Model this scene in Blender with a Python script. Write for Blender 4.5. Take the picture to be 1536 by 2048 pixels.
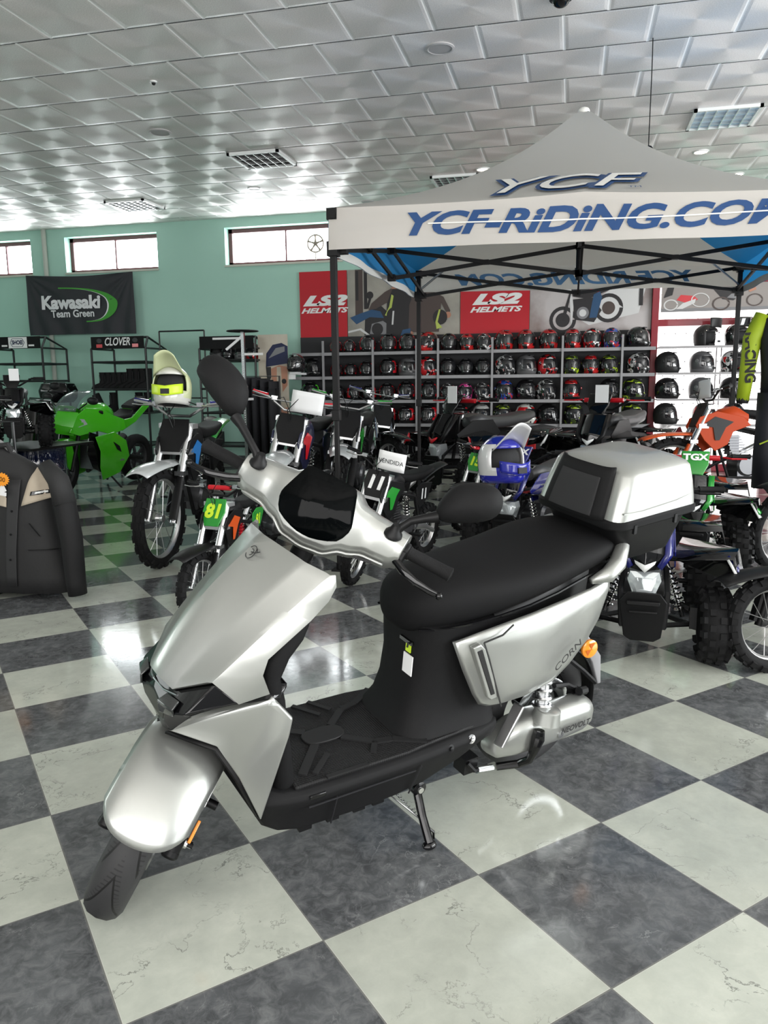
import bpy, bmesh, math, random
from math import sin, cos, pi, radians as rad, atan2, sqrt
from mathutils import Vector as V, Matrix, Euler
SC = bpy.context.scene
for o in list(bpy.data.objects): bpy.data.objects.remove(o)
COL = SC.collection
random.seed(7)
# ---------------------------------------------------------------- camera
# world: x runs along the far wall, y into the room, z up. The floor tiles lie at 45 degrees to it.
TIL = Matrix.Rotation(rad(45), 4, 'Z')            # tile axes -> world axes
FPX = 1544.43
def _cam():
    yaw, pitch, roll = -0.547392506, -0.167110046, -0.00961109467
    f = V((-sin(yaw)*cos(pitch), cos(yaw)*cos(pitch), sin(pitch)))
    r = V((cos(yaw), sin(yaw), 0)); u = r.cross(f)
    r2 = r*cos(roll)+u*sin(roll); u2 = -r*sin(roll)+u*cos(roll)
    R = TIL.to_3x3()
    return R@V((-0.24843338, -1.43156081, 1.26469084)), R@r2, R@u2, R@f
CAM, CR, CU, CF = _cam()
cd = bpy.data.cameras.new('camera'); cam = bpy.data.objects.new('camera', cd); COL.objects.link(cam)
cam.matrix_world = Matrix(((CR.x, CU.x, -CF.x, CAM.x), (CR.y, CU.y, -CF.y, CAM.y), (CR.z, CU.z, -CF.z, CAM.z), (0, 0, 0, 1)))
cd.sensor_fit = 'VERTICAL'; cd.sensor_height = 24; cd.sensor_width = 18; cd.lens = 24*FPX/2048
cd.clip_start = .02; cd.clip_end = 100
SC.camera = cam
def ray(x, y): return CF+CR*((x-768)/FPX)-CU*((y-1024)/FPX)
def atz(x, y, z=0.0):                              # point seen at a pixel on the level z
    d = ray(x, y); return CAM+d*((z-CAM.z)/d.z)
def aty(x, y, yy):                                 # point seen at a pixel on the plane y = yy
    d = ray(x, y); return CAM+d*((yy-CAM.y)/d.y)
# ---------------------------------------------------------------- world, lights, exposure
CEIL = 3.75; WALL = 10.3
w = bpy.data.worlds.new('daylight'); SC.world = w; w.use_nodes = True
w.node_tree.nodes['Background'].inputs[0].default_value = (0.93, 0.97, 1.0, 1)
w.node_tree.nodes['Background'].inputs[1].default_value = 0.6
SC.view_settings.view_transform = 'Standard'; SC.view_settings.look = 'None'
SC.view_settings.gamma = 1; SC.view_settings.use_curve_mapping = False
SC.view_settings.exposure = -0.18
def area(name, loc, target, sx, sy, power, col=(1, 1, 1)):
    l = bpy.data.lights.new(name, 'AREA'); l.shape = 'RECTANGLE'; l.size = sx; l.size_y = sy; l.energy = power; l.color = col
    o = bpy.data.objects.new(name, l); COL.objects.link(o); o.location = loc
    o.rotation_euler = (V(target)-V(loc)).to_track_quat('-Z', 'Y').to_euler(); return o
area('shopfront_daylight', (1.5, -4.1, 1.9), (1.5, 4, 3.3), 8, 2.6, 420, (1, .98, .96))
area('side_window_daylight', (8.6, 2.0, 1.9), (0, 3.2, 4.6), 8, 2.4, 1050, (.96, .99, 1))
area('left_area_lamp', (-9.6, 1.0, 2.6), (0, 3.0, .6), 5, 1.6, 150, (.96, 1, .99))  # unseen area lamp just inside the windowless left wall
# ---------------------------------------------------------------- materials
MATS = {}
def mat(name, col=(.5, .5, .5), rough=.5, metal=0., coat=0., emit=None, es=1., trans=0., spec=.5, bump=0., bscale=200., alpha=1., ior=1.45):
    if name in MATS: return MATS[name]
    m = bpy.data.materials.new(name); m.use_nodes = True; MATS[name] = m
    nt = m.node_tree; b = nt.nodes['Principled BSDF']
    b.inputs['Base Color'].default_value = (*col, 1); b.inputs['Roughness'].default_value = rough
    b.inputs['Metallic'].default_value = metal; b.inputs['Coat Weight'].default_value = coat
    b.inputs['Coat Roughness'].default_value = .04; b.inputs['Specular IOR Level'].default_value = spec
    b.inputs['Transmission Weight'].default_value = trans; b.inputs['Alpha'].default_value = alpha; b.inputs['IOR'].default_value = ior
    if emit: b.inputs['Emission Color'].default_value = (*emit, 1); b.inputs['Emission Strength'].default_value = es
    # fine procedural grain so no surface is perfectly flat
    tc = nt.nodes.new('ShaderNodeTexCoord'); n = nt.nodes.new('ShaderNodeTexNoise'); n.inputs['Scale'].default_value = bscale
    nt.links.new(tc.outputs['Object'], n.inputs['Vector'])
    if bump:
        bp = nt.nodes.new('ShaderNodeBump'); bp.inputs['Strength'].default_value = bump; bp.inputs['Distance'].default_value = .002
        nt.links.new(n.outputs['Fac'], bp.inputs['Height']); nt.links.new(bp.outputs[0], b.inputs['Normal'])
    else:
        mr = nt.nodes.new('ShaderNodeMapRange'); mr.inputs['To Min'].default_value = max(0, rough-.02); mr.inputs['To Max'].default_value = min(1, rough+.02)
        nt.links.new(n.outputs['Fac'], mr.inputs['Value']); nt.links.new(mr.outputs[0], b.inputs['Roughness'])
    return m
class NT:                                          # tiny node helper
    def __init__(s, m): s.t = m.node_tree; s.b = s.t.nodes['Principled BSDF']
    def n(s, typ, **kw):
        o = s.t.nodes.new('ShaderNode'+typ)
        for k, v in kw.items(): setattr(o, k, v)
        return o
    def l(s, a, b): s.t.links.new(a, b)
    def math(s, op, a, b=None, c=None):
        o = s.n('Math', operation=op)
        for i, v in enumerate((a, b, c)):
            if v is None: continue
            if hasattr(v, 'links'): s.l(v, o.inputs[i])
            else: o.inputs[i].default_value = v
        return o.outputs[0]
    def mix(s, f, a, b):
        o = s.n('Mix', data_type='RGBA')
        for i, v in ((0, f), (6, a), (7, b)):
            if hasattr(v, 'links'): s.l(v, o.inputs[i])
            else: o.inputs[i].default_value = v if i == 0 else (*v, 1)
        return o.outputs[2]
BLK = mat('black_plastic', (.005, .005, .0055), .45, spec=.28)
BLKG = mat('black_gloss', (.003, .003, .0035), .06, spec=.5)
BLKM = mat('black_matte', (.008, .008, .0085), .62, spec=.18, bump=.25, bscale=900)
DGREY = mat('dark_grey_plastic', (.025, .026, .028), .5)
RUB = mat('rubber', (.008, .008, .0085), .75, spec=.25, bump=.4, bscale=400)
STEEL = mat('steel', (.55, .56, .57), .25, metal=1)
CHROME = mat('chrome', (.8, .8, .8), .08, metal=1)
ALU = mat('aluminium', (.62, .62, .62), .35, metal=1)
WHT = mat('white_plastic', (.75, .76, .75), .3, coat=.3)
PAPER = mat('white_paper', (.8, .8, .8), .8)
RED = mat('red_plastic', (.55, .01, .02), .3, coat=.4)
ORG = mat('orange_plastic', (.55, .075, .01), .4)
GRN = mat('green_plastic', (.02, .25, .03), .25, coat=.5)
LIME = mat('lime', (.55, .75, .03), .35)
BLU = mat('blue_plastic', (.006, .009, .12), .25, coat=.5)
MBLU = mat('mid_blue_plastic', (.02, .16, .45), .35)
GOLD = mat('gold_metal', (.6, .42, .08), .3, metal=.9)
AMB = mat('amber_reflector', (.85, .28, .02), .2, coat=.5)
GREYM = mat('grey_metal_paint', (.27, .27, .28), .4)
LENS = mat('lamp_glass', (.75, .8, .82), .08, metal=.6, coat=1)
SILV = mat('silver_paint', (.40, .41, .39), .34, metal=.72, coat=.45)
SILV.node_tree.nodes['Principled BSDF'].inputs['Coat Roughness'].default_value = .06
# ---------------------------------------------------------------- mesh builder
def frame_from(d):
    d = V(d).normalized(); a = V((0, 0, 1)) if abs(d.z) < .9 else V((1, 0, 0))
    x = a.cross(d).normalized(); return x, d.cross(x), d
class MB:
    def __init__(s): s.bm = bmesh.new(); s.m = 0
    def f(s, vs):
        try:
            q = s.bm.faces.new(vs); q.material_index = s.m; q.smooth = True; return q
        except ValueError: return None
    def v(s, p): return s.bm.verts.new(V(p))
    def face(s, pts): return s.f([s.v(p) for p in pts])
    def mesh(s, pts, faces):
        vs = [s.v(p) for p in pts]
        for q in faces: s.f([vs[i] for i in q])
        return s
    def box(s, c, sz, R=None):
        c = V(c); h = V(sz)/2; P = []
        for z in (-1, 1):
            for x, y in ((-1, -1), (1, -1), (1, 1), (-1, 1)):
                d = V((x*h.x, y*h.y, z*h.z)); P.append(c+(R@d if R else d))
        return s.mesh(P, [(3, 2, 1, 0), (4, 5, 6, 7), (0, 1, 5, 4), (1, 2, 6, 5), (2, 3, 7, 6), (3, 0, 4, 7)])
    def bar(s, a, b, w, h=None, up=(0, 0, 1)):     # rectangular bar from a to b
        a, b = V(a), V(b); d = b-a; L = d.length
        if L < 1e-6: return s
        d /= L; u = V(up)
        if abs(d.dot(u)) > .98: u = V((1, 0, 0))
        x = d.cross(u).normalized(); y = x.cross(d)
        R = Matrix((x, d, y)).transposed()
        return s.box((a+b)/2, (w, L, h or w), R)
    def loft(s, rings, close=True, caps=True, wrap=False):
        R = [[s.v(p) for p in r] for r in rings]; n = len(R[0])
        m = len(R)
        for i in range(m if wrap else m-1):
            A, B = R[i], R[(i+1) % m]
            for j in range(n if close else n-1): s.f([A[j], A[(j+1) % n], B[(j+1) % n], B[j]])
        if caps and close and not wrap: s.f(R[0][::-1]); s.f(R[-1])
        return s
    def tube(s, pts, r, n=8, closed=False, flat=1.):
        P = [V(p) for p in pts]; m = len(P); rr = r if isinstance(r, (list, tuple)) else [r]*m
        d0 = (P[1]-P[0]); x, y, _ = frame_from(d0); rings = []
        for i in range(m):
            if closed: d = P[(i+1) % m]-P[i-1]
            else: d = P[min(i+1, m-1)]-P[max(i-1, 0)]
            d.normalize(); x = (x-d*x.dot(d)).normalized(); y = d.cross(x)
            rings.append([P[i]+x*cos(2*pi*k/n)*rr[i]+y*sin(2*pi*k/n)*rr[i]*flat for k in range(n)])
        return s.loft(rings, wrap=closed, caps=not closed)
    def cyl(s, a, b, r, r2=None, n=16): return s.tube([a, b], [r, r if r2 is None else r2], n)
    def lathe(s, c, ax, prof, n=24, caps=True):     # prof: (radius, offset along axis)
        x, y, d = frame_from(ax); c = V(c)
        return s.loft([[c+d*h+(x*cos(2*pi*k/n)+y*sin(2*pi*k/n))*max(r, 1e-4) for k in range(n)] for r, h in prof], caps=caps)
    def torus(s, c, ax, R, w, h=None, n=40, m=12, p=1.):
        x, y, d = frame_from(ax); c = V(c); h = h or w; rings = []
        for i in range(n):
            a = 2*pi*i/n; e = x*cos(a)+y*sin(a); q = []
            for k in range(m):
                b = 2*pi*k/m; cc, ss = cos(b), sin(b)
                q.append(c+e*(R+h*math.copysign(abs(cc)**p, cc))+d*(w*math.copysign(abs(ss)**p, ss)))
            rings.append(q)
        return s.loft(rings, wrap=True, caps=False)
    def ell(s, c, rad3, n=20, m=12, R=None, p=1.):
        c = V(c); rings = []
        for i in range(m+1):
            t = pi*i/m; q = []
            for k in range(n):
                a = 2*pi*k/n; sg = lambda v: math.copysign(abs(v)**p, v)
                st = max(sin(t), .002)
                d = V((rad3[0]*sg(cos(a))*st**p, rad3[1]*sg(sin(a))*st**p, -rad3[2]*sg(cos(t))))
                q.append(c+(R@d if R else d))
            rings.append(q)
        return s.loft(rings)
    def prism(s, pts, fn, z0, z1):                  # 2-D outline, fn(x,y,z)->3-D
        n = len(pts); A = [s.v(fn(x, y, z0)) for x, y in pts]; B = [s.v(fn(x, y, z1)) for x, y in pts]
        s.f(A[::-1]); s.f(B)
        for i in range(n): s.f([A[i], A[(i+1) % n], B[(i+1) % n], B[i]])
        return s
    def grid(s, fn, nu, nv):
        G = [[s.v(fn(i/nu, j/nv)) for j in range(nv+1)] for i in range(nu+1)]
        for i in range(nu):
            for j in range(nv): s.f([G[i][j], G[i+1][j], G[i+1][j+1], G[i][j+1]])
        return s
    def build(s, name, mats, parent=None, mx=None, sharp=35, bev=0, solid=0, sub=0, off=-1, doubles=False, flip=False):
        bm = s.bm
        if doubles: bmesh.ops.remove_doubles(bm, verts=bm.verts, dist=1e-4)
        if not flip: bmesh.ops.recalc_face_normals(bm, faces=bm.faces)
        me = bpy.data.meshes.new(name); bm.to_mesh(me); bm.free()
        for q in (mats if isinstance(mats, (list, tuple)) else [mats]): me.materials.append(q)
        if sharp < 180: me.set_sharp_from_angle(angle=rad(sharp))
        o = bpy.data.objects.new(name, me); COL.objects.link(o)
        if parent: o.parent = parent
        if mx is not None: o.matrix_basis = mx
        if solid: q = o.modifiers.new('solid', 'SOLIDIFY'); q.thickness = solid; q.offset = off
        if bev: q = o.modifiers.new('bevel', 'BEVEL'); q.width = bev; q.segments = 2; q.limit_method = 'ANGLE'; q.angle_limit = rad(28); q.harden_normals = False
        if sub: q = o.modifiers.new('sub', 'SUBSURF'); q.levels = sub; q.render_levels = sub
        return o
def tag(o, label, cat, group=None, kind=None):
    o['label'] = label; o['category'] = cat
    if group: o['group'] = group
    if kind: o['kind'] = kind
    return o
def struct(o, label, cat): o['label'] = label; o['category'] = cat; o['kind'] = 'structure'; return o
def thing(name, label, cat, loc=(0, 0, 0), rz=0, group=None, mx=None):
    o = bpy.data.objects.new(name, None); COL.objects.link(o); o.empty_display_size = .1
    if mx is not None: o.matrix_world = mx
    else: o.matrix_world = Matrix.Translation(V(loc)) @ Matrix.Rotation(rz, 4, 'Z')
    return tag(o, label, cat, group)
def dup(o, parent=None):
    c = o.copy(); COL.objects.link(c); c.parent = parent
    for ch in o.children: dup(ch, c)
    return c
def text_mesh(body, size=1., bold=0., shear=0., ext=0., sx=1., align='CENTER', space=1.):
    cu = bpy.data.curves.new('t', 'FONT'); cu.body = body; cu.size = size; cu.offset = bold; cu.shear = shear; cu.extrude = ext
    cu.align_x = align; cu.align_y = 'CENTER'; cu.space_character = space; cu.resolution_u = 4
    o = bpy.data.objects.new('t', cu); COL.objects.link(o)
    dg = bpy.context.evaluated_depsgraph_get(); me = bpy.data.meshes.new_from_object(o.evaluated_get(dg))
    bpy.data.objects.remove(o); bpy.data.curves.remove(cu)
    for v in me.vertices: v.co.x *= sx
    return me
def text(name, body, material, parent, mx, fn=None, **kw):
    me = text_mesh(body, **kw); me.materials.clear(); me.materials.append(material)
    if fn:
        for v in me.vertices: v.co = fn(v.co.x, v.co.y, v.co.z)
    o = bpy.data.objects.new(name, me); COL.objects.link(o); o.parent = parent
    if mx is not None: o.matrix_basis = mx
    return o
def axes(x, y, z, o): return Matrix(((x[0], y[0], z[0], o[0]), (x[1], y[1], z[1], o[1]), (x[2], y[2], z[2], o[2]), (0, 0, 0, 1)))
def rr(hx, hy, r, n=4):                             # rounded rectangle outline
    P = []
    for cx, cy, a0 in ((hx-r, hy-r, 0), (-hx+r, hy-r, 90), (-hx+r, -hy+r, 180), (hx-r, -hy+r, 270)):
        for k in range(n+1): a = rad(a0+90*k/n); P.append((cx+r*cos(a), cy+r*sin(a)))
    return P
# ================================================================ room
def floor_mat():
    m = mat('checker_tiles', (.5, .5, .5), .1); t = NT(m); T = .45
    tc = t.n('TexCoord'); sp = t.n('SeparateXYZ'); t.l(tc.outputs['Object'], sp.inputs[0])
    x = t.math('DIVIDE', sp.outputs[0], T); y = t.math('DIVIDE', sp.outputs[1], T)
    fx, fy = t.math('FLOOR', x), t.math('FLOOR', y)
    par = t.math('FLOORED_MODULO', t.math('ADD', fx, fy), 2.)
    par = t.math('LESS_THAN', par, .5)                      # 1 = light tile
    cb = t.n('CombineXYZ'); t.l(fx, cb.inputs[0]); t.l(fy, cb.inputs[1])
    wn = t.n('TexWhiteNoise', noise_dimensions='3D'); t.l(cb.outputs[0], wn.inputs['Vector'])
    sc = t.n('VectorMath', operation='SCALE'); t.l(wn.outputs['Color'], sc.inputs[0]); sc.inputs['Scale'].default_value = 17.
    ad = t.n('VectorMath', operation='ADD'); t.l(sc.outputs[0], ad.inputs[0]); t.l(tc.outputs['Object'], ad.inputs[1])
    def noise(s, d=8, r=.6, dist=0.):
        n = t.n('TexNoise'); n.inputs['Scale'].default_value = s; n.inputs['Detail'].default_value = d; n.inputs['Roughness'].default_value = r; n.inputs['Distortion'].default_value = dist
        t.l(ad.outputs[0], n.inputs['Vector']); return n.outputs['Fac']
    def rng(v, a, b, c=0., d=1.):
        n = t.n('MapRange'); t.l(v, n.inputs[0])
        for i, q in enumerate((a, b, c, d)): n.inputs[i+1].default_value = q
        return n.outputs[0]
    n1, n2 = noise(7), noise(26, 8, .7, .6)
    def vein(s, wd, dist=.5):                                # thin crooked lines where a noise field crosses one half
        return rng(t.math('ABSOLUTE', t.math('SUBTRACT', noise(s, 7, .62, dist), .5)), 0., wd, 1., 0.)
    gate = rng(noise(5), .47, .62)
    lv = t.math('MULTIPLY', vein(4.2, .0075, .3), gate)
    dv = t.math('MULTIPLY', vein(9., .012, .8), rng(noise(8), .52, .66))
    light = t.mix(rng(n1, .3, .7), (.39, .41, .36), (.51, .53, .465)); light = t.mix(rng(n2, .35, .75, 0, .35), light, (.32, .34, .30))
    light = t.mix(t.math('MULTIPLY', lv, .75), light, (.08, .085, .075))
    dark = t.mix(rng(n1, .35, .65), (.054, .057, .060), (.10, .105, .11)); dark = t.mix(rng(n2, .42, .75, 0, .8), dark, (.20, .205, .21))
    dark = t.mix(t.math('MULTIPLY', dv, .55), dark, (.36, .365, .37))
    col = t.mix(par, dark, light)
    br = t.n('HueSaturation'); t.l(col, br.inputs['Color']); t.l(rng(wn.outputs['Value'], 0, 1, .9, 1.1), br.inputs['Value'])
    ex = t.math('ABSOLUTE', t.math('SUBTRACT', t.math('FRACT', x), .5)); ey = t.math('ABSOLUTE', t.math('SUBTRACT', t.math('FRACT', y), .5))
    edge = t.math('MAXIMUM', ex, ey)
    g = t.math('GREATER_THAN', edge, .4965)
    col = t.mix(g, br.outputs[0], (.16, .16, .15))
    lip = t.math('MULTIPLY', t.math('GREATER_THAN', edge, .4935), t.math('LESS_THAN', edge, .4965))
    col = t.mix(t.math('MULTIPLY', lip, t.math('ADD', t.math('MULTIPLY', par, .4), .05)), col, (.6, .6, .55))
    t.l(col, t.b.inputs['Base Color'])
    t.l(rng(noise(30, 4, .6), .3, .7, .075, .13), t.b.inputs['Roughness'])
    bp = t.n('Bump'); bp.inputs['Strength'].default_value = .10; bp.inputs['Distance'].default_value = .0012
    h = t.math('SUBTRACT', noise(75, 3, .55), t.math('MULTIPLY', g, 1.5)); t.l(h, bp.inputs['Height']); t.l(bp.outputs[0], t.b.inputs['Normal'])
    t.b.inputs['Specular IOR Level'].default_value = .5
    return m
b = MB(); b.box((0, 0, -.05), (34, 34, .1))
fl = b.build('floor', floor_mat(), mx=TIL); struct(fl, 'glossy grey and pale green checkered marble floor tiles laid diagonally', 'floor')
def ceil_mat():
    m = mat('embossed_ceiling', (.55, .53, .52), .50, metal=.35); t = NT(m)
    TX, TY, OX, OY = .604, .586, -2.925, 4.196
    tc = t.n('TexCoord'); sp = t.n('SeparateXYZ'); t.l(tc.outputs['Object'], sp.inputs[0])
    y = t.math('DIVIDE', t.math('SUBTRACT', sp.outputs[1], OY), TY); fy = t.math('FLOOR', y)
    off = t.math('MULTIPLY', t.math('FLOORED_MODULO', t.math('ADD', fy, 1.), 2.), .5)
    x = t.math('ADD', t.math('DIVIDE', t.math('SUBTRACT', sp.outputs[0], OX), TX), off); fx = t.math('FLOOR', x)
    ux = t.math('SUBTRACT', t.math('FRACT', x), .5); uy = t.math('SUBTRACT', t.math('FRACT', y), .5)
    # brushed in circles: the grain runs around each tile centre
    cb = t.n('CombineXYZ'); t.l(t.math('MULTIPLY', uy, -1.), cb.inputs[0]); t.l(ux, cb.inputs[1])
    nz = t.n('VectorMath', operation='NORMALIZE'); t.l(cb.outputs[0], nz.inputs[0]); t.l(nz.outputs[0], t.b.inputs['Tangent'])
    t.b.inputs['Anisotropic'].default_value = .75; t.b.inputs['Anisotropic Rotation'].default_value = 0.
    ax, ay = t.math('ABSOLUTE', ux), t.math('ABSOLUTE', uy)
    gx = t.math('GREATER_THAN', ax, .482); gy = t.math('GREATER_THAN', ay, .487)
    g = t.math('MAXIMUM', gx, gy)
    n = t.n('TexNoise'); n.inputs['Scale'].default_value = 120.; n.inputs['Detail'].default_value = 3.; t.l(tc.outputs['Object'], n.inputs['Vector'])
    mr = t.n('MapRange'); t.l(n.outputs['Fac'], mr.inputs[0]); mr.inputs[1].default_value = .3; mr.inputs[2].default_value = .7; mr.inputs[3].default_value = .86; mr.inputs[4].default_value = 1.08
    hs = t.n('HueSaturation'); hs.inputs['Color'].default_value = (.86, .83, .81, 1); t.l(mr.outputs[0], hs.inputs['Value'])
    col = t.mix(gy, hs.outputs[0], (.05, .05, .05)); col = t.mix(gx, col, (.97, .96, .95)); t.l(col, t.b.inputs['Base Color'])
    t.l(t.math('MULTIPLY', t.math('SUBTRACT', 1., g), .38), t.b.inputs['Metallic'])
    h = t.math('MULTIPLY', t.math('SUBTRACT', 1., t.math('MULTIPLY', t.math('MAXIMUM', t.math('SUBTRACT', ax, .44), t.math('SUBTRACT', ay, .44)), 14.)), 1.)
    h = t.math('MINIMUM', h, .9)
    bp = t.n('Bump'); bp.inputs['Strength'].default_value = .8; bp.inputs['Distance'].default_value = .008; t.l(h, bp.inputs['Height'])
    b2 = t.n('Bump'); b2.inputs['Strength'].default_value = .22; b2.inputs['Distance'].default_value = .002; t.l(n.outputs['Fac'], b2.inputs['Height']); t.l(bp.outputs[0], b2.inputs['Normal']); t.l(b2.outputs[0], t.b.inputs['Normal'])
    return m
b = MB(); b.box((-.5, 3.05, CEIL+.06), (19, 14.7, .12))
struct(b.build('ceiling', ceil_mat()), 'suspended ceiling of brushed embossed square panels', 'ceiling')
def teal_mat():
    m = mat('teal_paint', (.20, .40, .33), .55, bump=.15, bscale=60); t = NT(m)
    tc = t.n('TexCoord'); n = t.n('TexNoise'); n.inputs['Scale'].default_value = .9; n.inputs['Detail'].default_value = 5; t.l(tc.outputs['Object'], n.inputs['Vector'])
    t.l(t.mix(n.outputs['Fac'], (.33, .55, .46), (.39, .62, .53)), t.b.inputs['Base Color']); return m
TEAL = teal_mat()
WIN = [(-9.05, -7.87), (-7.234, -5.581), (-4.43, -2.55)]
WZ0, WZ1 = 3.06, 3.615
b = MB(); xs = -10.0; D = .24
for x0, x1 in WIN:
    b.box(((xs+x0)/2, WALL+D/2, CEIL/2), (x0-xs, D, CEIL)); b.box(((x0+x1)/2, WALL+D/2, WZ0/2), (x1-x0, D, WZ0)); b.box(((x0+x1)/2, WALL+D/2, (CEIL+WZ1)/2), (x1-x0, D, CEIL-WZ1)); xs = x1
XR0, XR1 = 1.93, 8.9
b.box(((xs+XR0)/2, WALL+D/2, CEIL/2), (XR0-xs, D, CEIL)); b.box(((XR0+XR1)/2, WALL+D/2, (CEIL+2.62)/2), (XR1-XR0, D, CEIL-2.62))
struct(b.build('wall_back', TEAL, sharp=30), 'teal painted back wall with high windows', 'wall')
b = MB(); b.box((-10.1, 3.05, CEIL/2), (.2, 14.7, CEIL)); struct(b.build('wall_left', TEAL), 'teal side wall beyond the left of the view', 'wall')
# shop-front posts on the two glazed sides behind and right of the camera
b = MB()
for i in range(6): b.box((-9.+3.6*i, -4.3, CEIL/2), (.12, .12, CEIL))
b.box((-.5, -4.3, 3.4), (19, .2, .7)); struct(b.build('wall_front', WHT), 'glazed shop front behind the viewer', 'wall')
b = MB()
for i in range(6): b.box((9.0, -4.3+2.9*i, CEIL/2), (.12, .12, CEIL))
b.box((9.0, 3.05, 3.4), (.2, 14.7, .7)); struct(b.build('wall_right', WHT), 'glazed right side of the shop', 'wall')
b = MB(); b.box((-4.03, WALL-.012, .06), (11.9, .024, .12)); struct(b.build('baseboard_back', mat('base_tile', (.05, .055, .06), .3)), 'dark skirting along the teal wall', 'baseboard')
FRAMEB = mat('brown_window_frame', (.12, .045, .05), .4)
SKYW = mat('bright_daylight_pane', (.9, .95, 1.), .3, emit=(.93, .98, 1.), es=14.)
SILL = mat('window_sill', (.50, .52, .45), .5)
for i, (x0, x1) in enumerate(WIN):
    b = MB(); y = WALL+.17; cx = (x0+x1)/2
    b.box((cx, y, WZ1-.03), (x1-x0, .05, .06)); b.box((cx, y, WZ0+.03), (x1-x0, .05, .05))
    for xx in (x0+.03, x1-.03): b.box((xx, y, (WZ0+WZ1)/2), (.06, .05, WZ1-WZ0))
    b.box((cx, y, (WZ0+WZ1)/2), (.022, .04, WZ1-WZ0))
    o = b.build('window_%d' % (i+1), FRAMEB); struct(o, ['small high window at the far left edge', 'high window above the black flag', 'high window with the wheel emblem left of the canopy'][i], 'window')
    b = MB(); b.box((cx, WALL+.20, (WZ0+WZ1)/2), (x1-x0, .01, WZ1-WZ0)); b.build('pane', SKYW, o)
    b = MB(); b.box((cx, WALL+.1, WZ0-.012), (x1-x0+.02, .24, .03)); b.build('window_sill', SILL, o)
b = MB(); P = [(-7.585, WALL-.035, z) for z in (CEIL, 2.4, 1.2, .02)]; b.tube(P, .038, 12)
struct(b.build('trim_pipe', mat('pipe_paint', (.42, .45, .40), .5)), 'pale vertical pipe on the wall behind the flag', 'pipe')
# wheel rim hanging in window 3
wc = aty(631, 487, WALL+.12); b = MB(); b.torus(wc, (0, 1, 0), .125, .012, n=40, m=8)
for k in range(5):
    a = 2*pi*k/5+pi/2; e = V((cos(a), 0, sin(a))); b.tube([wc+e*.02, wc+e*.07, wc+e*.12], [.02, .012, .018], 6)
b.lathe(wc-V((0, .012, 0)), (0, 1, 0), [(.03, 0), (.03, .024)], 16)
b.bar(wc+V((0, 0, -.13)), V((wc.x, wc.y, WZ0)), .012)
tag(b.build('wheel_rim', mat('brown_metal', (.28, .24, .2), .4, metal=.5)), 'small five-spoke wheel rim standing in the high window beside the canopy', 'wheel rim')
# red framed glazing on the right
REDF = mat('dark_red_frame', (.24, .006, .018), .35, coat=.3)
PANE = mat('frosted_shopfront', (.95, .95, .95), .4, emit=(1, .985, .97), es=2.6)
b = MB(); yf = WALL-.03
b.box((1.905, yf, 1.31), (.09, .14, 2.62)); b.box((3.44, yf, 1.31), (.16, .12, 2.62)); b.box((5.6, yf, 1.31), (.12, .12, 2.62))
b.box((5.4, yf, 2.60), (7.0, .14, .17)); b.box((5.4, yf, 2.02), (7.0, .12, .09)); b.box((5.4, yf, .05), (7.0, .12, .1))
o = b.build('window_4', REDF, bev=.006); struct(o, 'dark red framed shop window glowing white behind the helmets', 'window')
b = MB(); b.box((5.4, WALL+.05, 1.31), (7.0, .01, 2.6)); b.build('pane', PANE, o)
b = MB(); LAT = mat('lattice_grey', (.55, .55, .56), .5)
for i in range(26):                                 # folding lattice behind the glass
    for j in range(13):
        x = 1.98+.14*i; z = .12+.19*j
        if x > 5.4: continue
        b.tube([(x, WALL+.03, z), (x+.07, WALL+.03, z+.05), (x+.14, WALL+.03, z)], .0035, 4); b.lathe((x+.07, WALL+.025, z+.05), (0, 1, 0), [(.009, 0), (.009, .008)], 6)
b.build('grille', LAT, o)
# ---------------------------------------------------------------- ceiling fittings
LOUV = mat('louvre_metal', (.75, .75, .75), .2, metal=.8); DARK = mat('dark_void', (.01, .01, .012), .6)
def cpt(x, y): return atz(x, y, CEIL)
def troffer(px, py, label, back, nx=4, ny=8, bright=False):
    c = cpt(px, py); t = thing('ceiling_light', label, 'ceiling light', (c.x, c.y, CEIL), 0, 'louvred ceiling lights')
    H = .285; b = MB(); z = -.012
    for s in (-1, 1): b.box((s*H, 0, z), (.03, .6, .03)); b.box((0, s*H, z), (.6, .03, .03))
    b.build('frame', WHT, t); b = MB(); b.box((0, 0, -.0015), (.56, .56, .003)); b.build('backing', back, t)
    b = MB()
    for i in range(1, nx): b.box((-H+2*H*i/nx, 0, -.016), (.008, .56, .028))
    for i in range(1, ny): b.box((0, -H+2*H*i/ny, -.016), (.56, .004, .026))
    b.build('louvre', LOUV, t); return t
troffer(525, 317, 'black backed louvred ceiling light left of the canopy peak', DARK, 6, 3)
troffer(270, 409, 'small looking louvred ceiling light nearest the teal wall', DARK, 6, 7)
troffer(1446, 233, 'bluish louvred ceiling light at the right, above the canopy', mat('blue_tube', (.3, .42, .5), .4, emit=(.35, .55, .7), es=.25), 6, 4)
troffer(915, 361, 'louvred ceiling light half hidden by the canopy roof', DARK, 6, 5)
DL_ON = mat('lit_downlight', (1, .95, .85), .4, emit=(1, .86, .66), es=14)
def disc(px, py, r, label, cat, lit=False, mt=None, group=None, name='downlight'):
    c = cpt(px, py); t = thing(name, label, cat, (c.x, c.y, CEIL), 0, group)
    b = MB(); b.lathe((0, 0, 0), (0, 0, -1), [(r*.8, -.002), (r, 0), (r, .006), (r*.86, .012), (r*.8, .008)], 32, caps=False); b.build('trim', mt or WHT, t)
    b = MB(); b.lathe((0, 0, 0), (0, 0, -1), [(r*.82, .0), (r*.8, .007), (.001, .0075)], 28); b.build('lens', DL_ON if lit else (mt or WHT), t)
    return t
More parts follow.
